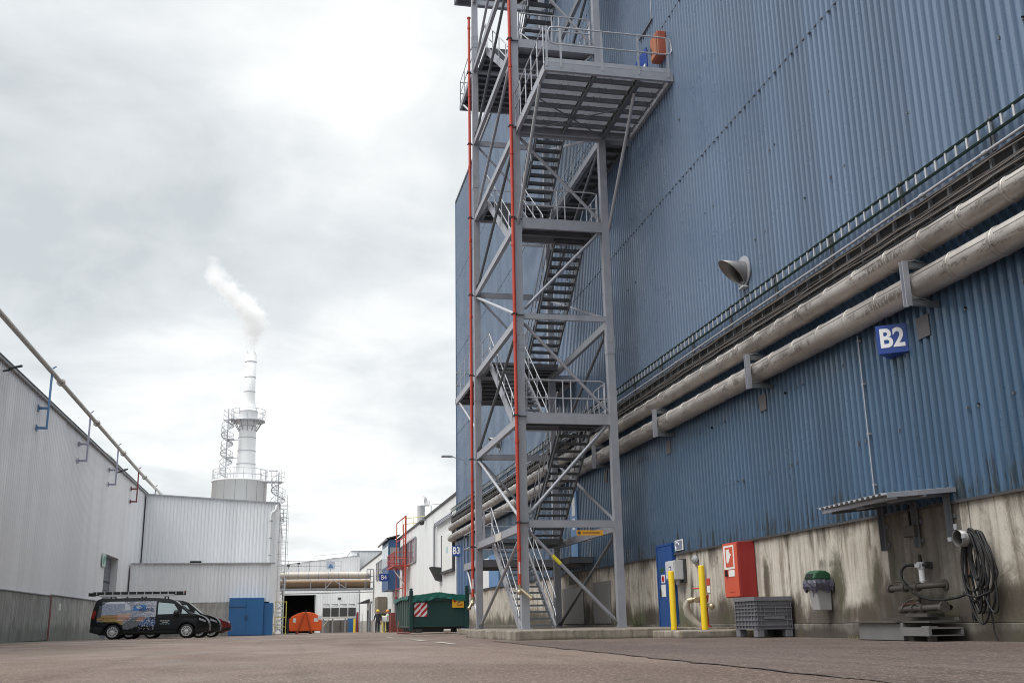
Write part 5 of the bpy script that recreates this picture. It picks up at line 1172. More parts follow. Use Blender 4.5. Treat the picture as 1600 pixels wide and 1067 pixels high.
mb = MB(); mb.prism([(WX-.02, 4.05), (WX-.75, 4.1), (WX-.3, 3.25), (WX-.02, 3.15)], 71.0, 72.2, 'y'); mb.build('hood', DGREY, t)
t = thing('notice_board', (WX, 68, 3.7), 'large pale framed board on the white hall beside the B3 sign', 'board')
mb = MB(); mb.box(WX-.10, WX-.0, 65.5, 70.4, 3.72, 6.05); mb.build('panel', PAPER, t)
mb = MB(); mb.box(WX-.16, WX-.0, 65.3, 70.6, 3.55, 3.71); mb.box(WX-.14, WX, 65.35, 65.49, 3.72, 6.1); mb.box(WX-.14, WX, 70.41, 70.55, 3.72, 6.1); mb.build('frame', DGREY, t)
mb = MB(); mb.box(WX-.106, WX-.1005, 67.5, 68.3, 4.8, 5.2); mb.build('print', P('print_teal', (.40, .55, .52), .5), t)
t = thing('weather_mast', (WX, 76, 8.3), 'thin mast with small instruments on the edge of the white hall roof', 'mast')
mb = MB(); mb.tube([(WX-.1, 76, 8.2), (WX-.1, 76, 8.75)], .03); mb.tube([(WX-.7, 76.5, 8.8), (WX+.9, 74, 8.72)], .02); mb.build('mast', GALV, t)
mb = MB()
for a in range(5): mb.tube([(WX-.5+.07*a, 76.3, 8.7), (WX-.6+.1*a, 76.3, 9.5-.1*a)], .02)
mb.tube([(WX+.85, 74.1, 8.4), (WX+.85, 74.1, 9.0)], .03); mb.build('instrument', DGREY, t)
t = thing('wall_camera', (WX, 80, 7.8), 'small round camera under the white hall roof edge', 'camera'); mb = MB(); mb.sphere((WX-.3, 80, 7.9), .22, 12, 8); mb.build('dome', DGREY, t); mb = MB(); mb.box(WX-.3, WX, 79.9, 80.1, 8.02, 8.15); mb.build('mount', GREYP, t)
t = thing('exhaust_stack', (11.2, 92, 8.3), 'short galvanised exhaust stack on the white hall roof', 'exhaust stack')
mb = MB(); mb.lathe([(.34, 8.3), (.34, 10.45), (.36, 10.5), (.31, 10.5), (.31, 9.5)], (11.1, 92, 0), 'z', 20); mb.build('duct', P('pale_stack', (.62, .64, .66), .4, .2, .06, 2, .15), t)
mb = MB(); mb.lathe([(.5, 8.34), (.5, 8.5), (.35, 8.6)], (11.1, 92, 0), 'z', 20); mb.build('collar', GALV, t)
t = thing('roof_railing', (10.3, 93, 8.3), 'yellow railing on the white hall roof beside the exhaust stack', 'railing')
mb = MB()
for z_ in (8.9, 9.4): mb.tube([(9.55, 92.6, z_), (11.2, 90.4, z_)], .03)
for x_, y_ in ((9.55, 92.6), (10.4, 91.5), (11.2, 90.4)): mb.tube([(x_, y_, 8.3), (x_, y_, 9.4)], .03)
mb.build('rail', YELPALE, t)
t = thing('escape_ladder', (9.6, 91, -.2), 'red caged escape ladder with a small balcony on the white hall', 'ladder')
mb = MB()
mb.tube([(9.45, 89.2, gz(90)), (9.45, 89.2, 9.35)], .075, 8); mb.tube([(9.35, 96.0, 2.6), (9.35, 96.0, 9.3)], .045, 8); mb.tube([(9.6, 92.5, 2.6), (9.6, 92.5, 8.9)], .04, 8); mb.build('stile', RED, t, each=1)
mb = MB()
for i in range(20): z_ = .6+i*.42; mb.tube([(9.45, 89.2, z_), (9.6, 92.5, z_)], .025, 5) if i % 4 == 0 else None
for z_ in (3.4, 9.3): mb.tube([(9.45, 89.2, z_), (9.35, 96.0, z_)], .05, 6)
mb.tube([(9.45, 89.2, 7.6), (9.35, 95.8, 7.6)], .04); mb.build('rung', RED, t, each=1)
mb = MB(); mb.box(8.6, 9.93, 90.5, 97.5, 5.2, 5.28); rail(mb, [(9.9, 97.5, 5.28), (8.65, 97.5, 5.28), (8.65, 90.6, 5.28), (9.9, 90.6, 5.28)], 1.1, (.55,), .03, 1.0); mb.build('balcony', RED, t)
mb = MB(); mb.tube([(9.9, 92, 3.4), (9.0, 93, 4.8), (8.9, 94, 5.2)], .06); mb.build('strut', WHITEP, t)
t = thing('wall_bay', (9.5, 102, 3.4), 'blue box bay with windows jutting from the white hall', 'bay')
mb = MB(); mb.box(8.95, 9.97, 99.6, 106.5, 3.5, 8.13); mb.build('bay_wall', BAYBLUE, t)
mb = MB(); mb.prism([(8.75, 8.15), (9.98, 8.5), (9.98, 8.6), (8.75, 8.28)], 99.4, 108.6, 'y'); mb.build('roof', ROOFDK, t)
mb = MB(); mb.tube([(8.72, 99.3, 8.1), (8.72, 108.6, 8.1)], .1, 8); mb.build('gutter', GREYP, t)
for a, b in ((99.9, 101.9), (102.1, 104.1), (104.3, 106.2)):
    mb = MB(); mb.box(8.925, 8.949, a, b, 5.7, 7.6); mb.build('window', GLASSL, t)
mb = MB(); mb.box(9.1, 9.92, 99.575, 99.599, 5.7, 7.4); mb.build('pale_panel', GREYP, t)
mb = MB(); mb.box(8.92, 9.98, 99.57, 106.53, 5.5, 5.56); mb.build('trim', DOORBLUE, t)
t = thing('wall_duct', (9.7, 114, 1), 'rusty box duct hanging on the white hall beyond the blue bay', 'duct')
mb = MB(); mb.box(9.0, 9.95, 112, 116, 1.5, 3.2); mb.box(9.1, 9.95, 112.5, 115.5, .4, 1.48); mb.build('duct', P('rusty_box', (.22, .19, .15), .6, .2, .3, .8, .6), t)
for i, (y_, lb) in enumerate(((122, 'grey drain pipe on the white hall, nearer of the two beyond the workers'), (133, 'grey drain pipe on the white hall, farther of the two beyond the workers'))):
    t = thing('drain_pipe', (9.8, y_, -.4), lb, 'pipe', 'drain pipes on the white hall'); mb = MB(); mb.tube([(9.75, y_, gz(y_)), (9.75, y_, 2.8), (9.95, y_, 3.2)], .14, 8); mb.build('pipe', GREYP, t)
for i, (x_, y_, lb) in enumerate(((7.75, 91, 'left of two thin yellow posts between the workers'), (8.05, 91, 'right of two thin yellow posts between the workers'))):
    t = thing('yellow_post', (x_, y_, gz(y_)), lb, 'post', 'thin yellow posts behind the workers'); mb = MB(); mb.tube([(x_, y_, gz(y_)), (x_, y_, 1.15)], .075, 8); mb.box(x_-.12, x_+.12, y_-.12, y_+.12, gz(y_), gz(y_)+.03); mb.build('post', YELPALE, t)
t = thing('red_container', (9.1, 97, -.3), 'rusty red box container standing behind the workers', 'container'); mb = MB(); mb.box(8.75, 9.9, 94.5, 99, gz(97), 1.4); mb.build('box', REDBR, t, bevel=.03); mb = MB()
for y_ in (95.2, 96.4, 97.6): mb.box(8.70, 8.749, y_, y_+.08, gz(97), 1.4)
mb.build('rib', REDBR, t, each=1)

# ================================================================== END OF THE YARD
ha = thing('end_hall', (1, 158, -.57), 'white hall with a wide dark doorway closing the far end of the yard', 'hall')
g1 = gz(157)
def hz(x_): return 8.9+max(0, min(1, (x_+2)/11))*1.3
mb = MB(); corr(mb, 'x', 157, -12, -.95, g1, 9, .35, .04, -1, hz); corr(mb, 'x', 157, -.95, 3.65, 4.75, 9, .35, .04, -1, hz); corr(mb, 'x', 157, 3.65, 9.95, g1, 9, .35, .04, -1, hz); mb.build('cladding', WHITE_F, ha)
mb = MB(); mb.box(-.95, 3.65, 163, 163.2, g1, 4.8); mb.box(-1.1, -.96, 157.1, 163, g1, 4.8); mb.box(3.66, 3.8, 157.1, 163, g1, 4.8); mb.box(-1, 3.7, 157.1, 163, 4.76, 4.9); mb.build('dark_doorway', DARK, ha)
mb = MB(); mb.box(-.99, -.951, 156.9, 157.05, g1, 4.8); mb.box(3.651, 3.72, 156.9, 157.05, g1, 4.8); mb.box(-.95, 3.65, 156.9, 156.95, 4.7, 4.8); mb.build('door_frame', WHITEP, ha)
mb = MB(); mb.add([(-12, 156.9, hz(-12)+.02), (-2, 156.9, hz(-2)+.02), (9, 156.9, hz(9)+.02), (9.9, 156.9, hz(9.9)+.02), (9.9, 185, hz(9.9)+.02), (9, 185, hz(9)+.02), (-2, 185, hz(-2)+.02), (-12, 185, hz(-12)+.02)], [(0, 1, 6, 7), (1, 2, 5, 6), (2, 3, 4, 5)]); mb.build('roof', ROOFG, ha)
mb = MB(); mb.box(6.9, 7.3, 156.85, 156.94, 4.0, 4.3); mb.build('wall_lamp', DGREY, ha)
mb = MB(); mb.box(8.3, 9.6, 156.88, 156.94, g1, 2.0); mb.build('blue_door', BOXBLUE, ha)
mb = MB(); mb.box(9.62, 9.85, 156.8, 156.94, g1, 2.2); mb.build('red_door', CABRED, ha)
tb = thing('tower_block', (14, 166, -.6), 'plain pale corrugated block rising behind the right end of the far hall', 'building')
mb = MB(); corr(mb, 'x', 161, 8.9, 26, -.6, 11.1, .5, .04, -1); corr(mb, 'y', 8.9, 161, 185, -.6, 11.1, .5, .04, -1); mb.build('cladding', WHITE_F, tb)
mb = MB(); mb.box(8.85, 26, 160.9, 185, 11.1, 11.25); mb.build('roof', GALV, tb)
mb = MB(); mb.box(9.75, 9.95, 160.86, 160.92, 0, 11); mb.build('corner_strip', GALV, tb)
ru = thing('roof_unit', (7.2, 168, 9.9), 'flat grey vent unit on the roof of the far hall', 'roof unit'); mb = MB(); mb.prism([(5.6, 9.7), (6.2, 10.5), (8.4, 10.5), (8.9, 9.7)], 166, 170, 'y'); mb.build('hood', ROOFG, ru); mb = MB(); mb.tube([(3.3, 166, 9.6), (3.6, 166, 10.8), (8, 166, 11.2)], .03); mb.build('rail', GALV, ru)

br = thing('pipe_bridge', (4, 131, 4.5), 'steel pipe bridge with a pale and a rusty duct spanning the end of the yard', 'pipe bridge')
mb = MB(); mb.cyl((-2.2, 130.6, 6.25), (9.6, 130.6, 6.25), .42, n=24); mb.build('pale_duct', DUCTW, br)
mb = MB()
for i in range(10): mb.lathe([(.425, -.05), (.45, 0), (.425, .05)], (-1.5+i*1.2, 130.6, 6.25), 'x', 24)
mb.build('duct_band', GALV, br, each=1)
mb = MB(); mb.cyl((-2.2, 131.6, 5.28), (9.6, 131.6, 5.28), .50, n=24); mb.build('rusty_duct', RUSTDUCT, br)
mb = MB(); mb.bar((-2.2, 130.3, 4.62), (9.9, 130.3, 4.62), .2, .22); mb.bar((-2.2, 132.2, 4.62), (9.9, 132.2, 4.62), .2, .22); mb.box(-2.2, 9.9, 130.41, 132.09, 4.6, 4.66); mb.tube([(-2.2, 130.3, 4.1), (9.9, 130.3, 4.25)], .06); mb.build('deck', GREYP, br)
mb = MB()
for x_ in (-.6, 2.4, 4.2, 5.8, 6.6, 8.9): mb.tube([(x_, 130.15, 4.5), (x_, 130.15, 5.75)], .05, 6)
mb.tube([(4.2, 130.15, 4.7), (5.0, 130.15, 5.7), (5.8, 130.15, 5.2), (6.6, 130.15, 4.7)], .05, 6); mb.build('truss_post', GALV, br, each=1)
mb = MB(); rail(mb, [(-1.6, 129.8, 6.75), (5.95, 129.8, 6.75)], 1.2, (.6,), .035, 1.25); mb.build('railing', GALV, br)
mb = MB(); mb.box(9.1, 9.95, 129.9, 132.3, 4.0, 6.9) if False else rail(mb, [(9.1, 129.9, 4.7), (9.9, 129.9, 4.7)], 2.2, (.7, 1.4), .05, .4); mb.build('end_cage', GALV_D, br)
mb = MB()
for x_ in (-1.9, -.85):
    mb.tube([(x_, 130.4, gz(131)), (x_, 130.4, 6.7)], .09, 6)
for i in range(9): mb.tube([(-1.9 if i % 2 else -.85, 130.4, -.2+i*.75), (-.85 if i % 2 else -1.9, 130.4, .55+i*.75)], .04, 5)
mb.build('leg', GALV_D, br)
mb = MB(); mb.box(4.2, 5.2, 129.72, 129.76, 6.95, 7.85); o = mb.build('pale_sign', P('pale_blue_sign', (.50, .55, .66), .5), br)
mb = MB(); mb.prism([(4.4, 7.2), (4.7, 7.6), (5.0, 7.2), (4.9, 7.1), (4.5, 7.1)], 129.7, 129.715, 'y'); mb.build('sign_mark', LBLUE, o)
for x_, z_ in ((-.3, 7.3), (.9, 7.55)):
    fl = thing('bridge_lamp', (x_, 129.6, z_), 'small dark lamp on the pipe bridge railing, '+('left' if x_ < 0 else 'right')+' of the pair', 'lamp', 'lamps on the pipe bridge'); mb = MB(); mb.box(x_-.17, x_+.17, 129.5, 129.7, z_, z_+.18); mb.tube([(x_, 129.7, z_+.09), (x_, 129.8, z_-.3)], .03); mb.build('housing', DGREY, fl)
ac = thing('cooling_unit', (6.8, 150, -.5), 'row of four white cooling fans with dark grilles on a steel stand', 'cooling unit')
mb = MB(); mb.box(4.4, 9.1, 149.5, 151.0, 1.42, 2.95); mb.build('casing', WHITEP, ac)
for i in range(4):
    a = 4.45+i*1.165
    mb = MB(); mb.box(a+.05, a+1.06, 149.42, 149.499, 1.58, 2.72); mb.build('grille', DGREY, ac)
    mb = MB(); mb.lathe([(.5, 2.955), (.5, 3.15), (.44, 3.15), (.44, 3.0), (.001, 3.0)], (a+.56, 150.2, 0), 'z', 20); f_ = mb.build('fan', GREYP, ac)
    mb = MB(); mb.tube([(a+.1, 150.2, 3.2), (a+1.0, 150.2, 3.2)], .04, 5); mb.build('fan_guard', DGREY, f_)
for x_ in (4.6, 5.9, 7.6, 8.9):
    mb = MB(); mb.box(x_-.08, x_+.08, 149.6, 149.76, gz(150), 1.3); mb.build('leg', GREYP, ac)
mb = MB(); mb.box(4.4, 9.1, 149.4, 151, 1.3, 1.41); mb.bar((4.6, 149.5, .3), (5.4, 149.5, 1.3), .08, .08); mb.build('stand', CREAM, ac)
t = thing('grey_screen', (6.3, 152, -.5), 'grey panels standing under the cooling fans', 'panel'); mb = MB(); mb.box(4.3, 8.2, 152, 152.1, gz(152), 1.1); mb.build('panel', P('grey_panel', (.22, .215, .21), .7), t)
mb = MB()
for x_ in (5.6, 7.0): mb.box(x_, x_+.06, 151.95, 151.999, gz(152), 1.1)
mb.build('panel_seam', DGREY, t, each=1)
t = thing('yellow_post', (8.75, 148, -.5), 'thick yellow post right of the cooling fans', 'post'); mb = MB(); mb.tube([(8.8, 148, gz(148)), (8.8, 148, 1.25)], .16, 10); mb.box(8.6, 9.0, 147.8, 148.2, gz(148), gz(148)+.05); mb.build('post', YELLOW, t)

# orange hook-lift tank
oc = thing('hook_container', (1.45, 96, gz(95)), 'bright orange arched container with an A shaped hook frame in front of the dark doorway', 'container')
g2 = gz(95)+.02; prof = [(.08, g2+.22), (.02, g2+.5), (.02, g2+1.25), (.28, g2+1.5), (.75, g2+1.72), (1.2, g2+1.83), (1.7, g2+1.83), (2.2, g2+1.7), (2.6, g2+1.48), (2.78, g2+1.28), (2.82, g2+.5), (2.76, g2+.22)]
mb = MB(); mb.prism(prof, 95.0, 100.0, 'y'); mb.build('tank_body', ORANGE, oc, bevel=.05, segs=2)
mb = MB(); mb.bar((.72, 94.9, g2+.05), (1.28, 94.75, g2+1.72), .11, .12); mb.bar((1.98, 94.9, g2+.05), (1.5, 94.75, g2+1.72), .11, .12); mb.bar((1.24, 94.75, g2+1.74), (1.54, 94.75, g2+1.74), .1, .1); mb.build('hook_frame', P('dark_orange_paint', (.50, .085, .02), .5), oc)
mb = MB(); mb.tube([(1.39, 94.75, g2+1.78), (1.39, 94.6, g2+1.95), (1.5, 94.6, g2+2.0)], .03); mb.build('hook', DGREY, oc)
for x_ in (.72, 1.9):
    mb = MB(); mb.box(x_-.12, x_+.12, 94.95, 99.8, g2-.02, g2+.21); mb.build('skid', DGREY, oc)
for a in ((.34, .6, .95, 1.32), (2.12, 2.5, 1.0, 1.3), (2.45, 2.8, 1.15, 1.5)):
    mb = MB(); mb.box(a[0], a[1], 94.985, 94.998, g2+a[2], g2+a[3]); mb.build('label', PAPER, oc)
mb = MB(); mb.box(-.12, .0, 95.2, 95.4, g2, g2+1.3); mb.build('side_ladder', DGREY, oc)

# green skip container
sk = thing('waste_container', (6.1, 47.5, 0), 'dark green roll-off container under a green tarpaulin with a red and white striped plate', 'container')
gx = 0.0
X0, X1, Y0, Y1 = 4.90, 7.33, 44.3, 50.6
mb = MB(); mb.box(X0+.1, X1-.1, Y0, Y0+.08, .26, 1.50); mb.build('front_wall', SKIPG, sk)
mb = MB(); mb.prism([(Y0+.081, .25), (Y1-.7, .25), (Y1, .62), (Y1, 1.45), (Y0+.081, 1.5)], X0+.02, X0+.08, 'x'); mb.build('side_wall', SKIPG2, sk)
mb = MB(); mb.prism([(Y0+.081, .25), (Y1-.7, .25), (Y1, .62), (Y1, 1.45), (Y0+.081, 1.5)], X1-.08, X1-.02, 'x'); mb.build('side_wall', SKIPG, sk)
mb = MB()
for i in range(6): y_ = Y0+.7+i*.95; mb.box(X0-.04, X0+.019, y_-.05, y_+.05, .3, 1.42)
mb.box(X0-.05, X0+.018, Y0+.1, Y1, 1.43, 1.52); mb.build('side_rib', SKIPG2, sk, each=1)
for x_ in (X0-.03, X1-.12):
    mb = MB(); mb.box(x_, x_+.15, Y0-.10, Y0+.06, .1, 1.74 if x_ < 6 else 1.86); mb.lathe([(.05, 1.74 if x_ < 6 else 1.86), (.08, 1.80 if x_ < 6 else 1.9), (.001, 1.84 if x_ < 6 else 1.94)], (x_+.07, Y0-.02, 0), 'z', 8); mb.build('corner_post', SKIPG, sk, bevel=.01)
mb = MB(); mb.box(X0+.121, X1-.121, Y0-.06, Y0-.001, .26, .40); mb.box(X0+.121, X1-.121, Y0-.05, Y0-.001, 1.30, 1.42); mb.build('cross_bar', SKIPG, sk, each=1)
mb = MB(); mb.box(X0+.1, X1-.1, Y0+.09, Y1-.8, .2, .27); mb.box(X0+.52, X1-.52, Y0+.25, Y1-.9, .05, .197); mb.box(X0+.3, X0+.5, Y0-.05, Y1-.6, .03, .198); mb.box(X1-.5, X1-.3, Y0-.05, Y1-.6, .03, .198); mb.build('underframe', DGREY, sk, each=1)
for x_ in (6.45, 7.0):
    mb = MB(); mb.cyl((x_-.14, Y0-.04, .10), (x_+.14, Y0-.04, .10), .07, n=12); mb.build('roller', CREAM, sk)
mb = MB(); rnd = random.Random(8); nx, ny = 26, 34; vs = []
def tz(u, w_): return 1.52+.16*math.exp(-((u-.5)/.22)**2)*(1-.3*w_)+.05*math.sin(u*9+w_*5)*.5+rnd.uniform(-.012, .012)
hang = []
for j in range(ny+1):
    for i in range(nx+1):
        u, w_ = i/nx, j/ny; vs.append((X0-.06+(X1-X0+.12)*u, Y0-.02+(Y1-Y0)*w_, tz(u, w_)))
mb.add(vs, [(j*(nx+1)+i, j*(nx+1)+i+1, (j+1)*(nx+1)+i+1, (j+1)*(nx+1)+i) for j in range(ny) for i in range(nx)], True)
vs = []; nn = 60
for k in range(5):
    for i in range(nn+1):
        u = i/nn; z_ = tz(u, 0); d = (.25+.03*math.sin(u*7)+.015*math.sin(u*23+1)+rnd.uniform(-.012, .012))*k/4; vs.append((X0+.06+(X1-X0-.16)*u, Y0-.075-.010*math.sin(u*37+k*1.7)*(k/4)-.012*math.sin(u*17-k)*(k/4)-.006*k, z_-d))
mb.add(vs, [(k*(nn+1)+i, k*(nn+1)+i+1, (k+1)*(nn+1)+i+1, (k+1)*(nn+1)+i) for k in range(4) for i in range(nn)], True)
vs = []
for k in range(4):
    for i in range(nn+1):
        w_ = i/nn; d = (.15+.02*math.sin(w_*9))*k/3; vs.append((X0-.065-.015*math.sin(w_*47)*(k/3), Y0+.1+(Y1-Y0-.1)*w_, tz(0, w_)-d))
mb.add(vs, [(k*(nn+1)+i, k*(nn+1)+i+1, (k+1)*(nn+1)+i+1, (k+1)*(nn+1)+i) for k in range(3) for i in range(nn)], True)
mb.build('tarpaulin', TARP, sk)
mb = MB(); mb.box(5.08, 5.62, Y0-.016, Y0-.001, .68, 1.24); pl_ = mb.build('striped_plate', SIGNWHITE, sk)
mb = MB(); y_ = Y0-.021
def clipband(c0, c1, x0, x1, z0, z1):         # diagonal band between x+... lines, clipped to a rectangle
    pts = []
    poly = [(x0, z0), (x1, z0), (x1, z1), (x0, z1)]
    def clip(poly, f):
        o = []
        for i in range(len(poly)):
            a, b = poly[i], poly[(i+1) % len(poly)]; fa, fb = f(a), f(b)
            if fa >= 0: o.append(a)
            if fa*fb < 0: t = fa/(fa-fb); o.append((a[0]+(b[0]-a[0])*t, a[1]+(b[1]-a[1])*t))
        return o
    poly = clip(poly, lambda p: (p[1]-z0)-(p[0]-x0)-c0); return clip(poly, lambda p: c1-((p[1]-z0)-(p[0]-x0))) if poly else []
for c0 in (-.52, -.26, .0, .26):
    for xa, xb in ((5.08, 5.345), (5.355, 5.62)):
        off = .0 if xa < 5.2 else -.275
        q = clipband(c0-.05-off*0+(.05 if xa > 5.2 else 0), c0+.08+(.05 if xa > 5.2 else 0), xa, xb, .68, 1.24)
        if len(q) > 2: mb.prism(q, y_, y_+.004, 'y')
q = clipband(.46, .6, 5.08, 5.345, .68, 1.24)
if len(q) > 2: mb.prism(q, y_, y_+.004, 'y')
mb.build('red_stripe', STRIPER, pl_)
mb = MB(); mb.box(6.66, 7.16, Y0-.066, Y0-.052, 1.02, 1.43); lb_ = mb.build('yellow_label', LABELY, sk)
mb = MB(); mb.box(6.84, 7.11, Y0-.072, Y0-.0665, 1.31, 1.345); mb.build('label_bar', VIOLET, lb_)
mb = MB(); mb.box(6.97, 6.995, Y0-.0715, Y0-.0665, 1.20, 1.309); mb.box(6.92, 6.94, Y0-.0715, Y0-.0665, 1.21, 1.27); mb.box(6.87, 6.89, Y0-.0715, Y0-.0665, 1.18, 1.23); mb.build('label_stroke', VIOLET, lb_)
mb = MB(); mb.prism([(6.70, 1.30), (6.78, 1.33), (6.84, 1.27), (6.76, 1.22)], Y0-.071, Y0-.0665, 'y'); mb.box(6.86, 7.12, Y0-.071, Y0-.0665, 1.11, 1.125); mb.box(6.86, 7.1, Y0-.071, Y0-.0665, 1.145, 1.155); mb.build('label_print', STRIPER, lb_)
t = thing('drag_bar', (4.4, 44.6, 0), 'thin rusty bar leaning beside the green container', 'bar'); mb = MB(); mb.tube([(4.42, 44.6, .02), (4.5, 44.8, .5)], .025); mb.tube([(4.42, 44.6, .03), (4.9, 44.4, .04), (5.0, 44.2, .1)], .03); mb.build('bar', REDBR, t)

# ================================================================== VEHICLES
VL, VH, VW = 5.14, 1.90, .96
TOPC = [(-2.57, .95), (-2.53, 1.25), (-2.46, 1.60), (-2.38, 1.80), (-2.22, 1.875), (-1.0, 1.90), (.2, 1.89), (.75, 1.84), (1.02, 1.74), (1.35, 1.46), (1.62, 1.22), (1.72, 1.165), (2.05, 1.09), (2.30, .99), (2.45, .88), (2.53, .74), (2.57, .58)]
def interp(tab, x_):
    if x_ <= tab[0][0]: return tab[0][1]
    for (a, b), (c, d) in zip(tab[:-1], tab[1:]):
        if x_ <= c: return b+(d-b)*(x_-a)/(c-a)
    return tab[-1][1]
def make_van(topc, loc, label, mat, L0=-2.57, L1=2.57, ax=(-1.60, 1.60), wr=.335, beltw=VW, low=False, wheelmat=RIMW):
    t = thing('parked_van' if not low else 'parked_car', loc, label, 'van' if not low else 'car', 'vehicles parked beside the left hall')
    if not low: t.scale.z = .955
    def ztop(x_): return interp(topc, x_)
    def zbot(x_):
        z_ = .24+.10*max(0, (abs(x_)-2.2))/.37
        for a in ax:
            d = abs(x_-a)
            if d < wr+.075: z_ = max(z_, wr+math.sqrt(max(0, (wr+.075)**2-d*d)))
        return z_
    def hw(x_, z_):
        w_ = beltw
        if z_ > 1.0: w_ -= (.13*(z_-1.0)/.9+.06*max(0, (z_-1.62)/.28)**2)
        if z_ < .5: w_ -= .05*((.5-z_)/.3)**1.5
        e_ = (x_-1.75)/(L1-1.75) if x_ > 1.75 else 0; w_ -= .26*e_**2.2
        e_ = (-2.3-x_)/(-2.3-L0) if x_ < -2.3 else 0; w_ -= .06*e_**2
        if .86 < z_ < 1.0: w_ -= .012
        return w_
    xs = sorted(set([round(L0+(L1-L0)*i/70, 4) for i in range(71)]+[a+s_*(wr+.074) for a in ax for s_ in (-1, 1)])); nz = 14; vs = []
    for x_ in xs:
        a, b = zbot(x_), ztop(x_); a = min(a, b-.02)
        for j in range(nz+1): z_ = a+(b-a)*j/nz; vs.append((x_, hw(x_, z_), z_))
    n = len(xs); k = nz+1; m2 = [(x_, -y_, z_) for x_, y_, z_ in vs]; mb = MB()
    F = [(i*k+j, (i+1)*k+j, (i+1)*k+j+1, i*k+j+1) for i in range(n-1) for j in range(nz)]
    o_ = n*k; fs = F+[tuple(q+o_ for q in f) for f in F]
    for i in range(n-1): fs.append((i*k+nz, (i+1)*k+nz, (i+1)*k+nz+o_, i*k+nz+o_)); fs.append((i*k, (i+1)*k, (i+1)*k+o_, i*k+o_))
    for i in (0, n-1):
        for j in range(nz): fs.append((i*k+j, i*k+j+1, i*k+j+1+o_, i*k+j+o_))
    mb.add(vs+m2, fs, True); o = mb.build('body', mat, t, local=True)
    md = o.modifiers.new('split', 'EDGE_SPLIT'); md.split_angle = R(38)
    S = -1                                     # the side that faces the yard camera is -y
    def side_patch(name, poly, m, par, off=.006, sides=(-1,), nn=8):
        for s_ in sides:
            mb = MB(); vv = []
            (ax_, az), (bx, bz), (cx_, cz), (dx, dz) = poly      # a,b bottom left/right; c,d top right/left
            for j in range(nn+1):
                for i in range(nn+1):
                    u, w_ = i/nn, j/nn; x_ = (ax_*(1-u)+bx*u)*(1-w_)+(dx*(1-u)+cx_*u)*w_; z_ = (az*(1-u)+bz*u)*(1-w_)+(dz*(1-u)+cz*u)*w_; vv.append((x_, s_*(hw(x_, z_)+off), z_))
            mb.add(vv, [(j*(nn+1)+i, j*(nn+1)+i+1, (j+1)*(nn+1)+i+1, (j+1)*(nn+1)+i) for j in range(nn) for i in range(nn)], True); q = mb.build(name, m, par, local=True)
        return q
    def top_patch(name, x0, x1, w0, w1, m, off=.008):
        mb = MB(); vv = []; nn = 8
        for j in range(nn+1):
            for i in range(nn+1): x_ = x0+(x1-x0)*j/nn; ww = w0+(w1-w0)*j/nn; vv.append((x_+off*.7, -ww+2*ww*i/nn, ztop(x_)+off))
        mb.add(vv, [(j*(nn+1)+i, j*(nn+1)+i+1, (j+1)*(nn+1)+i+1, (j+1)*(nn+1)+i) for j in range(nn) for i in range(nn)], True); return mb.build(name, m, t, local=True)
    if not low:
        side_patch('window', [(.30, 1.12), (1.28, 1.14), (.98, 1.60), (.30, 1.68)], VANGLASS, t, .008, (-1, 1))
        side_patch('quarter_window', [(1.34, 1.14), (1.62, 1.14), (1.45, 1.30), (1.36, 1.36)], VANGLASS, t, .008, (-1, 1))
        top_patch('windscreen', .98, 1.66, .68, .80, VANGLASS)
        for a in (([(.235, .3), (.25, .3), (.25, 1.78), (.235, 1.78)]), ([(-1.0, .45), (-.985, .45), (-.985, 1.78), (-1.0, 1.78)]), ([(1.27, .62), (1.285, .62), (1.33, 1.12), (1.315, 1.12)])): side_patch('door_seam', a, BLACK, t, .004)
        side_patch('sill_trim', [(-1.15, .27), (1.15, .27), (1.15, .36), (-1.15, .36)], VANTRIM, t, .01)
        for a in ((.36, .98), (-.02, .98)):
            mb = MB(); y_ = -hw(a[0], a[1])-.03; mb.tube([(a[0], y_+.02, a[1]), (a[0]+.04, y_, a[1]+.005), (a[0]+.16, y_, a[1]+.005), (a[0]+.2, y_+.02, a[1])], .02, 6); mb.build('door_handle', VANTRIM, t, local=True)
        for s_ in (-1, 1):
            mb = MB(); mb.sphere((1.12, s_*1.06, 1.16), .13, 12, 8, 1.25); mb.bar((1.2, s_*.9, 1.14), (1.14, s_*1.0, 1.14), .06, .05); mb.build('wing_mirror', VANTRIM, t, local=True)
        side_patch('tail_lamp', [(-2.56, .92), (-2.40, .96), (-2.36, 1.34), (-2.52, 1.30)], TAILR, t, .006, (-1, 1))
    else:
        side_patch('window', [(-.2, .98), (1.0, .98), (.55, 1.36), (-.2, 1.4)], VANGLASS, t, .008, (-1, 1)); top_patch('windscreen', .62, 1.3, .6, .72, VANGLASS)
    side_patch('headlamp', [(2.12, .84), (2.45, .72), (2.40, .82), (2.12, .95)], LAMPG, t, .008, (-1, 1))
    side_patch('bumper', [(2.0, .26), (2.56, .36), (2.56, .52), (2.0, .40)], VANTRIM, t, .01, (-1, 1)); side_patch('bumper', [(-2.56, .34), (-2.05, .26), (-2.05, .55), (-2.56, .62)], VANTRIM, t, .01, (-1, 1))
    mb = MB()
    for z_ in (.50, .58, .66): mb.box(2.50, 2.585-.03*(z_-.5)/.16, -.42, .42, z_, z_+.045)
    mb.build('grille', VANTRIM, t, local=True, each=1)
    mb = MB(); mb.box(L0-.02, L0+.05, -.5, .5, .42, .58); mb.tube([(L0, 0, .36), (L0-.14, 0, .36), (L0-.16, 0, .45)], .025); mb.build('tow_bar', VANTRIM, t, local=True)
    mb = MB(); mb.box(L0+.35, L1-.4, -.8, .8, .2, .45)
    for a in ax: mb.cyl((a, -.62, wr), (a, .62, wr), .12)
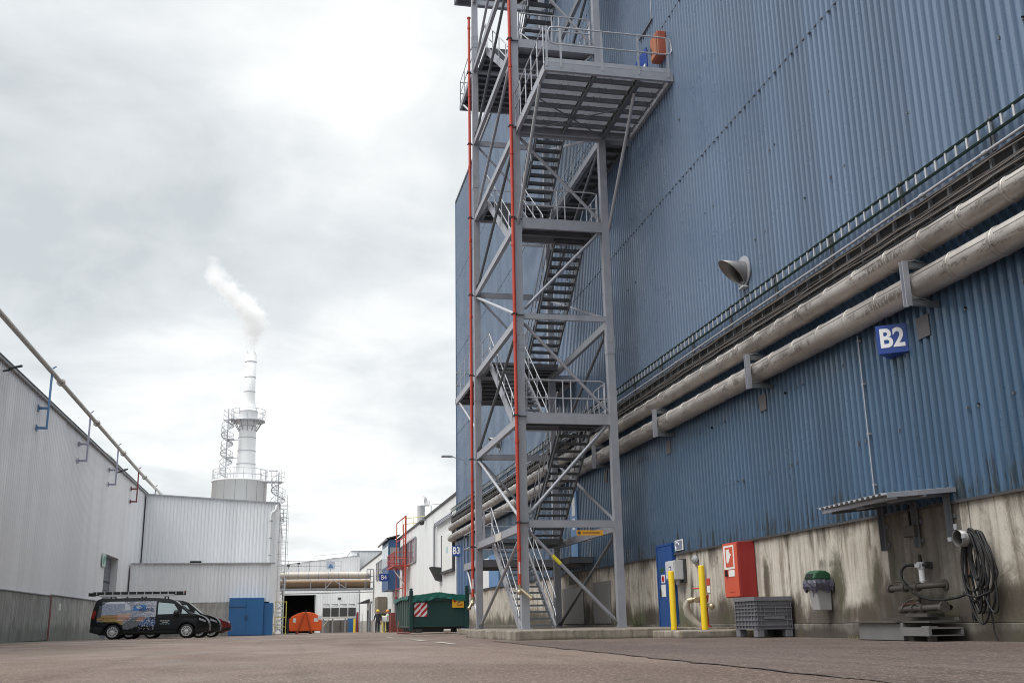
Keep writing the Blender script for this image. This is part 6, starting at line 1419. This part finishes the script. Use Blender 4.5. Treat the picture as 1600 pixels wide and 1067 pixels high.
    mb.build('underbody', BLACK, t, local=True)
    for a in ax:
        for s_ in (-1, 1):
            mb = MB(); y_ = s_*(beltw-.11)
            mb.lathe([(.20, -.10), (.30, -.105), (wr, -.07), (wr, .07), (.30, .105), (.20, .10)], (a, y_, wr), 'y', 28); w_ = mb.build('wheel', BLACK, t, local=True)
            mb = MB(); mb.lathe([(.205, s_*.10), (.20, s_*.06), (.001, s_*.05)], (a, y_, wr), 'y', 28); mb.build('wheel_well', DGREY, w_, local=True)
            mb = MB()
            mb.lathe([(.185, s_*.07), (.215, s_*.108), (.235, s_*.10)], (a, y_, wr), 'y', 28); mb.lathe([(.075, s_*.07), (.06, s_*.112), (.001, s_*.115)], (a, y_, wr), 'y', 16)
            for q in range(14): an = 2*math.pi*q/14; mb.bar((a+.06*math.cos(an), y_+s_*.098, wr+.06*math.sin(an)), (a+.205*math.cos(an), y_+s_*.098, wr+.205*math.sin(an)), .026, .02, (0, 1, 0))
            mb.build('rim', wheelmat, w_, local=True)
    return t, hw, side_patch
v1, hw1, sp1 = make_van(TOPC, (-6.17, 51.96, gz(51)), 'dark van with a ladder on its roof and a woman pictured on its side', VANBODY)
# printed side picture of the first van: small coloured cells wrapped on the body
GC = {n_: P('print_'+n_, c_, .35, 0, .10, 6, 0, bump=0) for n_, c_ in dict(hat=(.27, .31, .40), hatlight=(.58, .61, .66), dark=(.055, .065, .085), skin=(.50, .33, .26), skin2=(.42, .22, .15), scarf=(.42, .28, .10), scarf2=(.34, .20, .07), sleeve=(.13, .145, .15), hand=(.50, .27, .22), snow=(.60, .62, .68), mist=(.22, .24, .31), blue=(.04, .14, .38), logo=(.05, .24, .55), pale=(.38, .38, .44), navy=(.025, .05, .13)).items()}
names_ = list(GC); rnd = random.Random(12)
def ell(x_, z_, cx_, cz, rx, rz_, rot=0): 
    dx, dz = x_-cx_, z_-cz; c_, s_ = math.cos(rot), math.sin(rot); return ((dx*c_+dz*s_)/rx)**2+((-dx*s_+dz*c_)/rz_)**2 < 1
def pic(x_, z_):
    if z_ > 1.74 or z_ < .40: return None
    if x_ > .22 or x_ < -2.30+.10*(z_-1.0): return None
    if (x_+1.60)**2+(z_-.335)**2 < .47**2: return None
    if z_ < .80 and x_ < -1.5: return None
    if x_ < -2.12 and z_ > 1.0: return None if z_ > 1.55 else 'dark'
    if ell(x_, z_, -.42, .93, .20, .085, .35): return 'hand'
    if ell(x_, z_, -1.02, .92, .075, .03): return 'skin2'
    if z_ > 1.12+(x_+1.9)*.06 and ell(x_, z_, -1.55, 1.32, .66, .46): return 'hatlight' if (z_ > 1.62 or (x_ > -1.15 and z_ > 1.35) or rnd.random() < .12) else 'hat'
    if ell(x_, z_, -1.22, 1.12, .33, .30): return 'skin2' if (ell(x_, z_, -1.12, 1.30, .10, .03) or x_ < -1.42) else 'skin'
    if z_ < 1.12 and x_ < -1.2 and z_ > .72-(x_+1.5)*.2: return 'scarf2' if rnd.random() < .3 or z_ > 1.0 else 'scarf'
    if ell(x_, z_, -.78, .72, .46, .20, .45): return 'sleeve' if rnd.random() < .8 else 'mist'
    if ell(x_, z_, -.60, .86, .18, .10, .5): return 'snow'
    if x_ < -1.55: return 'dark' if rnd.random() < .7 else 'hat'
    if -.78 < x_ < -.22 and 1.30 < z_ < 1.56+(x_+.5)*.1: return 'blue' if rnd.random() < .55 else 'logo'
    d = rnd.random(); s_ = .25+.35*max(0, (x_+.9))
    if z_ < 1.0 and x_ > -.5: return ('snow' if d < .22 else 'blue' if d < .62 else 'navy') if z_ > .62 else ('snow' if d < .10 else None)
    if z_ < .72: return 'snow' if d < .10 else None
    return 'snow' if d < s_*.5 else 'pale' if d < s_ else 'mist'
mb = MB(); cs = .026; i0 = 0
for i in range(100):
    for j in range(54):
        x_, z_ = -2.36+i*cs, .38+j*cs; c_ = pic(x_+cs/2, z_+cs/2)
        if c_ is None: continue
        mb.cur = names_.index(c_); mb.add([(x_+a*cs, -(hw1(x_+a*cs, z_+b*cs)+.006), z_+b*cs) for a, b in ((0, 0), (1, 0), (1, 1), (0, 1))], [(0, 1, 2, 3)])
mb.build('side_graphic', [GC[n_] for n_ in names_], v1, local=True)
def vtext(s_, size, x_, z_, mat, nm='lettering', bold=.02):
    y_ = -(hw1(x_, z_)+.012); o = text(s_, size, (0, 0, 0), (1, 0, 0), (0, 0, 1), mat, None, nm, .004, bold)
    o.parent = v1; o.location = (x_, y_, z_); o.rotation_euler = (R(-8) if z_ > 1.05 else 0, 0, 0); return o
vtext('klima', .30, -.20, 1.36, GC['navy'], bold=.012)
mb = MB(); mb.prism([(-.66, 1.50), (-.52, 1.53), (-.40, 1.46), (-.50, 1.36), (-.62, 1.38)], -(hw1(-.5, 1.45)+.014), -(hw1(-.5, 1.45)+.010), 'y'); mb.build('logo_mark', GC['hatlight'], v1, local=True)
mb = MB()
for z_, a, b, step in ((.80, .42, .86, .11), (.735, .52, .78, .09)):
    x_ = a
    while x_ < b: mb.box(x_, x_+step*.78, -(VW+.008), -(VW+.004), z_, z_+.042); x_ += step
mb.build('small_print', P('print_grey_white', (.42, .44, .46), .4), v1, local=True)
mb = MB(); x_ = .42
while x_ < .82: mb.box(x_, x_+.085, -(VW+.008), -(VW+.004), .655, .705); x_ += .115
mb.build('small_print_blue', P('print_grey_blue', (.12, .2, .24), .4), v1, local=True)
# roof bars carry the ladder
mb = MB()
for x_ in (-1.8, -.45, .55): mb.bar((x_, -.74, 1.97), (x_, .74, 1.97), .05, .04); mb.box(x_-.03, x_+.03, -.72, -.68, 1.86, 1.95); mb.box(x_-.03, x_+.03, .68, .72, 1.86, 1.95)
mb.build('roof_bar', VANTRIM, v1, local=True, each=3)
mb = MB(); mb.box(-2.30, .95, -.83, -.77, 1.955, 2.06); mb.build('rack_board', ALU, v1, local=True)
def LZ(m_): m_.v = [(a, b, c-.145) for a, b, c in m_.v]
ld = thing('roof_ladder', (-6.22, 51.96, 2.0), 'dark extension ladder lying along the roof rack of the front van', 'ladder')
mb = MB()
for y_ in (51.22, 51.66):
    mb.box(-8.75, -4.75, y_-.012, y_+.012, 2.06, 2.14)
    for z_ in (2.045, 2.155): mb.bar((-8.75, y_, z_), (-4.75, y_, z_), .035, .05)
LZ(mb); mb.build('stile', VANTRIM, ld, each=3)
mb = MB(); x_ = -8.6
while x_ < -4.8: mb.box(x_-.02, x_+.02, 51.24, 51.64, 2.04, 2.19); mb.box(x_-.022, x_+.022, 51.195, 51.2, 2.05, 2.18); x_ += .345
LZ(mb); mb.build('rung', ALU, ld, each=2)
mb = MB(); mb.box(-8.95, -8.72, 51.2, 51.3, 2.0, 2.14); mb.box(-8.95, -8.72, 51.6, 51.7, 2.0, 2.14); LZ(mb); mb.build('end_shoe', BLACK, ld, each=1); mb = MB(); mb.box(-4.76, -4.70, 51.19, 51.25, 2.14, 2.21); LZ(mb); mb.build('red_marker', RED, ld)
v2, _, _ = make_van(TOPC, (-5.86, 54.9, gz(55)), 'plain dark van parked behind the van with the ladder', VANBODY)
CT = [(-2.2, .8), (-2.0, 1.0), (-1.6, 1.2), (-1.0, 1.42), (0, 1.46), (.6, 1.38), (1.3, 1.03), (1.5, .99), (2.0, .92), (2.35, .80), (2.52, .62), (2.57, .48)]
v3, _, _ = make_van(CT, (-5.5, 58.0, gz(58)), 'low dark red car whose bonnet shows beyond the two vans', CARRED, L0=-2.2, ax=(-1.35, 1.60), wr=.32, beltw=.9, low=True)

# ================================================================== PEOPLE
def person(loc, facing, label, pose, cloth, legs, helm, extra=None):
    t = thing('person', loc, label, 'person', 'workers in the yard', facing)
    vb = []; eb = []; rb = []
    def V(p, r_): vb.append(p); rb.append(r_); return len(vb)-1
    pel = V((0, 0, .93), .15); sp = V((0, .02, 1.12), .145); ch = V((0, .0, 1.32), .165); nk = V((0, .01, 1.47), .07); hd = V((0, .02, 1.60), .095); ht = V((0, .02, 1.70), .085)
    eb += [(pel, sp), (sp, ch), (ch, nk), (nk, hd), (hd, ht)]
    for s_ in (-1, 1):
        sh = V((s_*.19, 0, 1.40), .085); el = V(pose[s_]['el'], .062); wr_ = V(pose[s_]['wr'], .045); eb += [(ch, sh), (sh, el), (el, wr_)]
        hp = V((s_*.095, 0, .88), .115); kn = V((s_*.11, pose[s_].get('k', .0), .50), .075); an = V((s_*.12, pose[s_].get('f', 0), .10), .05); tb = V((s_*.13, pose[s_].get('f', 0)+.15, .05), .045); eb += [(pel, hp), (hp, kn), (kn, an), (an, tb)]
    me = bpy.data.meshes.new('body'); me.from_pydata(vb, eb, []); o = bpy.data.objects.new('body', me); COL.objects.link(o); o.parent = t
    sk_ = o.modifiers.new('skin', 'SKIN'); sk_.use_smooth_shade = True
    for i, r_ in enumerate(rb): me.skin_vertices[0].data[i].radius = (r_, r_*(.8 if i < 3 else 1)); me.skin_vertices[0].data[i].use_root = (i == 0)
    ss = o.modifiers.new('sub', 'SUBSURF'); ss.levels = 1; ss.render_levels = 1
    dg = bpy.context.evaluated_depsgraph_get(); m2 = bpy.data.meshes.new_from_object(o.evaluated_get(dg)); o.modifiers.clear(); o.data = m2
    m2.materials.clear(); [m2.materials.append(m_) for m_ in (cloth, legs, SKIN, BLACK)]
    for p in m2.polygons:
        z_ = p.center.z; x_ = p.center.x; p.use_smooth = True
        p.material_index = 3 if z_ < .12 else 1 if z_ < .86 and abs(x_) < .24 else 2 if z_ > 1.47 else 0
    for s_ in (-1, 1):                          # hands: palm, four fingers and a thumb
        w_ = Vector(pose[s_]['wr']); e_ = Vector(pose[s_]['el']); d = (w_-e_).normalized(); a = d.orthogonal().normalized(); b = d.cross(a); mb = MB()
        mb.bar(w_-d*.02, w_+d*.09, .08, .035, a)
        for q in range(4): mb.tube([w_+d*.085+b*(.03-.02*q), w_+d*(.13+.012*(q in (1, 2)))+b*(.03-.02*q), w_+d*(.155+.012*(q in (1, 2)))+b*(.03-.02*q)+a*.015], [.0095, .009, .007], 6)
        mb.tube([w_+d*.02+b*.04, w_+d*.055+b*.066, w_+d*.09+b*.072+a*.01], [.011, .010, .008], 6); mb.build('hand', SKIN, t, local=True)
    mb = MB(); mb.lathe([(.135, 1.66), (.13, 1.70), (.115, 1.76), (.075, 1.81), (.001, 1.825)], (0, .02, 0), 'z', 16); mb.box(-.10, .10, .12, .22, 1.66, 1.675); mb.build('helmet', helm, t, local=True)
    mb = MB()
    for s_ in (-1, 1): mb.sphere((s_*.034, .108, 1.625), .012, 8, 6)
    mb.build('eye', BLACK, t, local=True, each=1); mb = MB(); mb.box(-.03, .03, .108, .116, 1.545, 1.553); mb.build('mouth', BLACK, t, local=True); mb = MB(); mb.bar((0, .11, 1.61), (0, .135, 1.578), .022, .02); mb.build('nose', SKIN, t, local=True)
    return t
person((7.02, 87, gz(87)), R(165), 'worker in dark navy overalls and a yellow helmet walking towards the camera', {-1: dict(el=(-.30, .02, 1.13), wr=(-.30, .16, .90), k=.02, f=-.05), 1: dict(el=(.28, -.06, 1.12), wr=(.33, .06, .88), k=.14, f=.12)}, NAVY, NAVY, HELMY)
p2 = person((7.85, 87.4, gz(87.4)), R(75), 'worker in a pale jacket and orange helmet holding a large sheet of white paper', {-1: dict(el=(-.28, .05, 1.14), wr=(-.16, .30, 1.08), k=.03, f=.02), 1: dict(el=(.28, .05, 1.14), wr=(.14, .30, 1.08), k=-.02, f=-.06)}, HIVIS, NAVY, HELMO)
t = thing('paper_sheet', (7.5, 87.4, .8), 'large white sheet held out by the worker with the orange helmet', 'paper'); mb = MB(); vs = []
for i in range(7):
    for j in range(5): vs.append((7.34+.075*i, 87.0+.02*math.sin(i), .58+.12*j+.02*math.sin(i*1.3+j)))
mb.add(vs, [(i*5+j, i*5+j+1, (i+1)*5+j+1, (i+1)*5+j) for i in range(6) for j in range(4)], True); o = mb.build('sheet', PAPER, t); md = o.modifiers.new('thick', 'SOLIDIFY'); md.thickness = .006
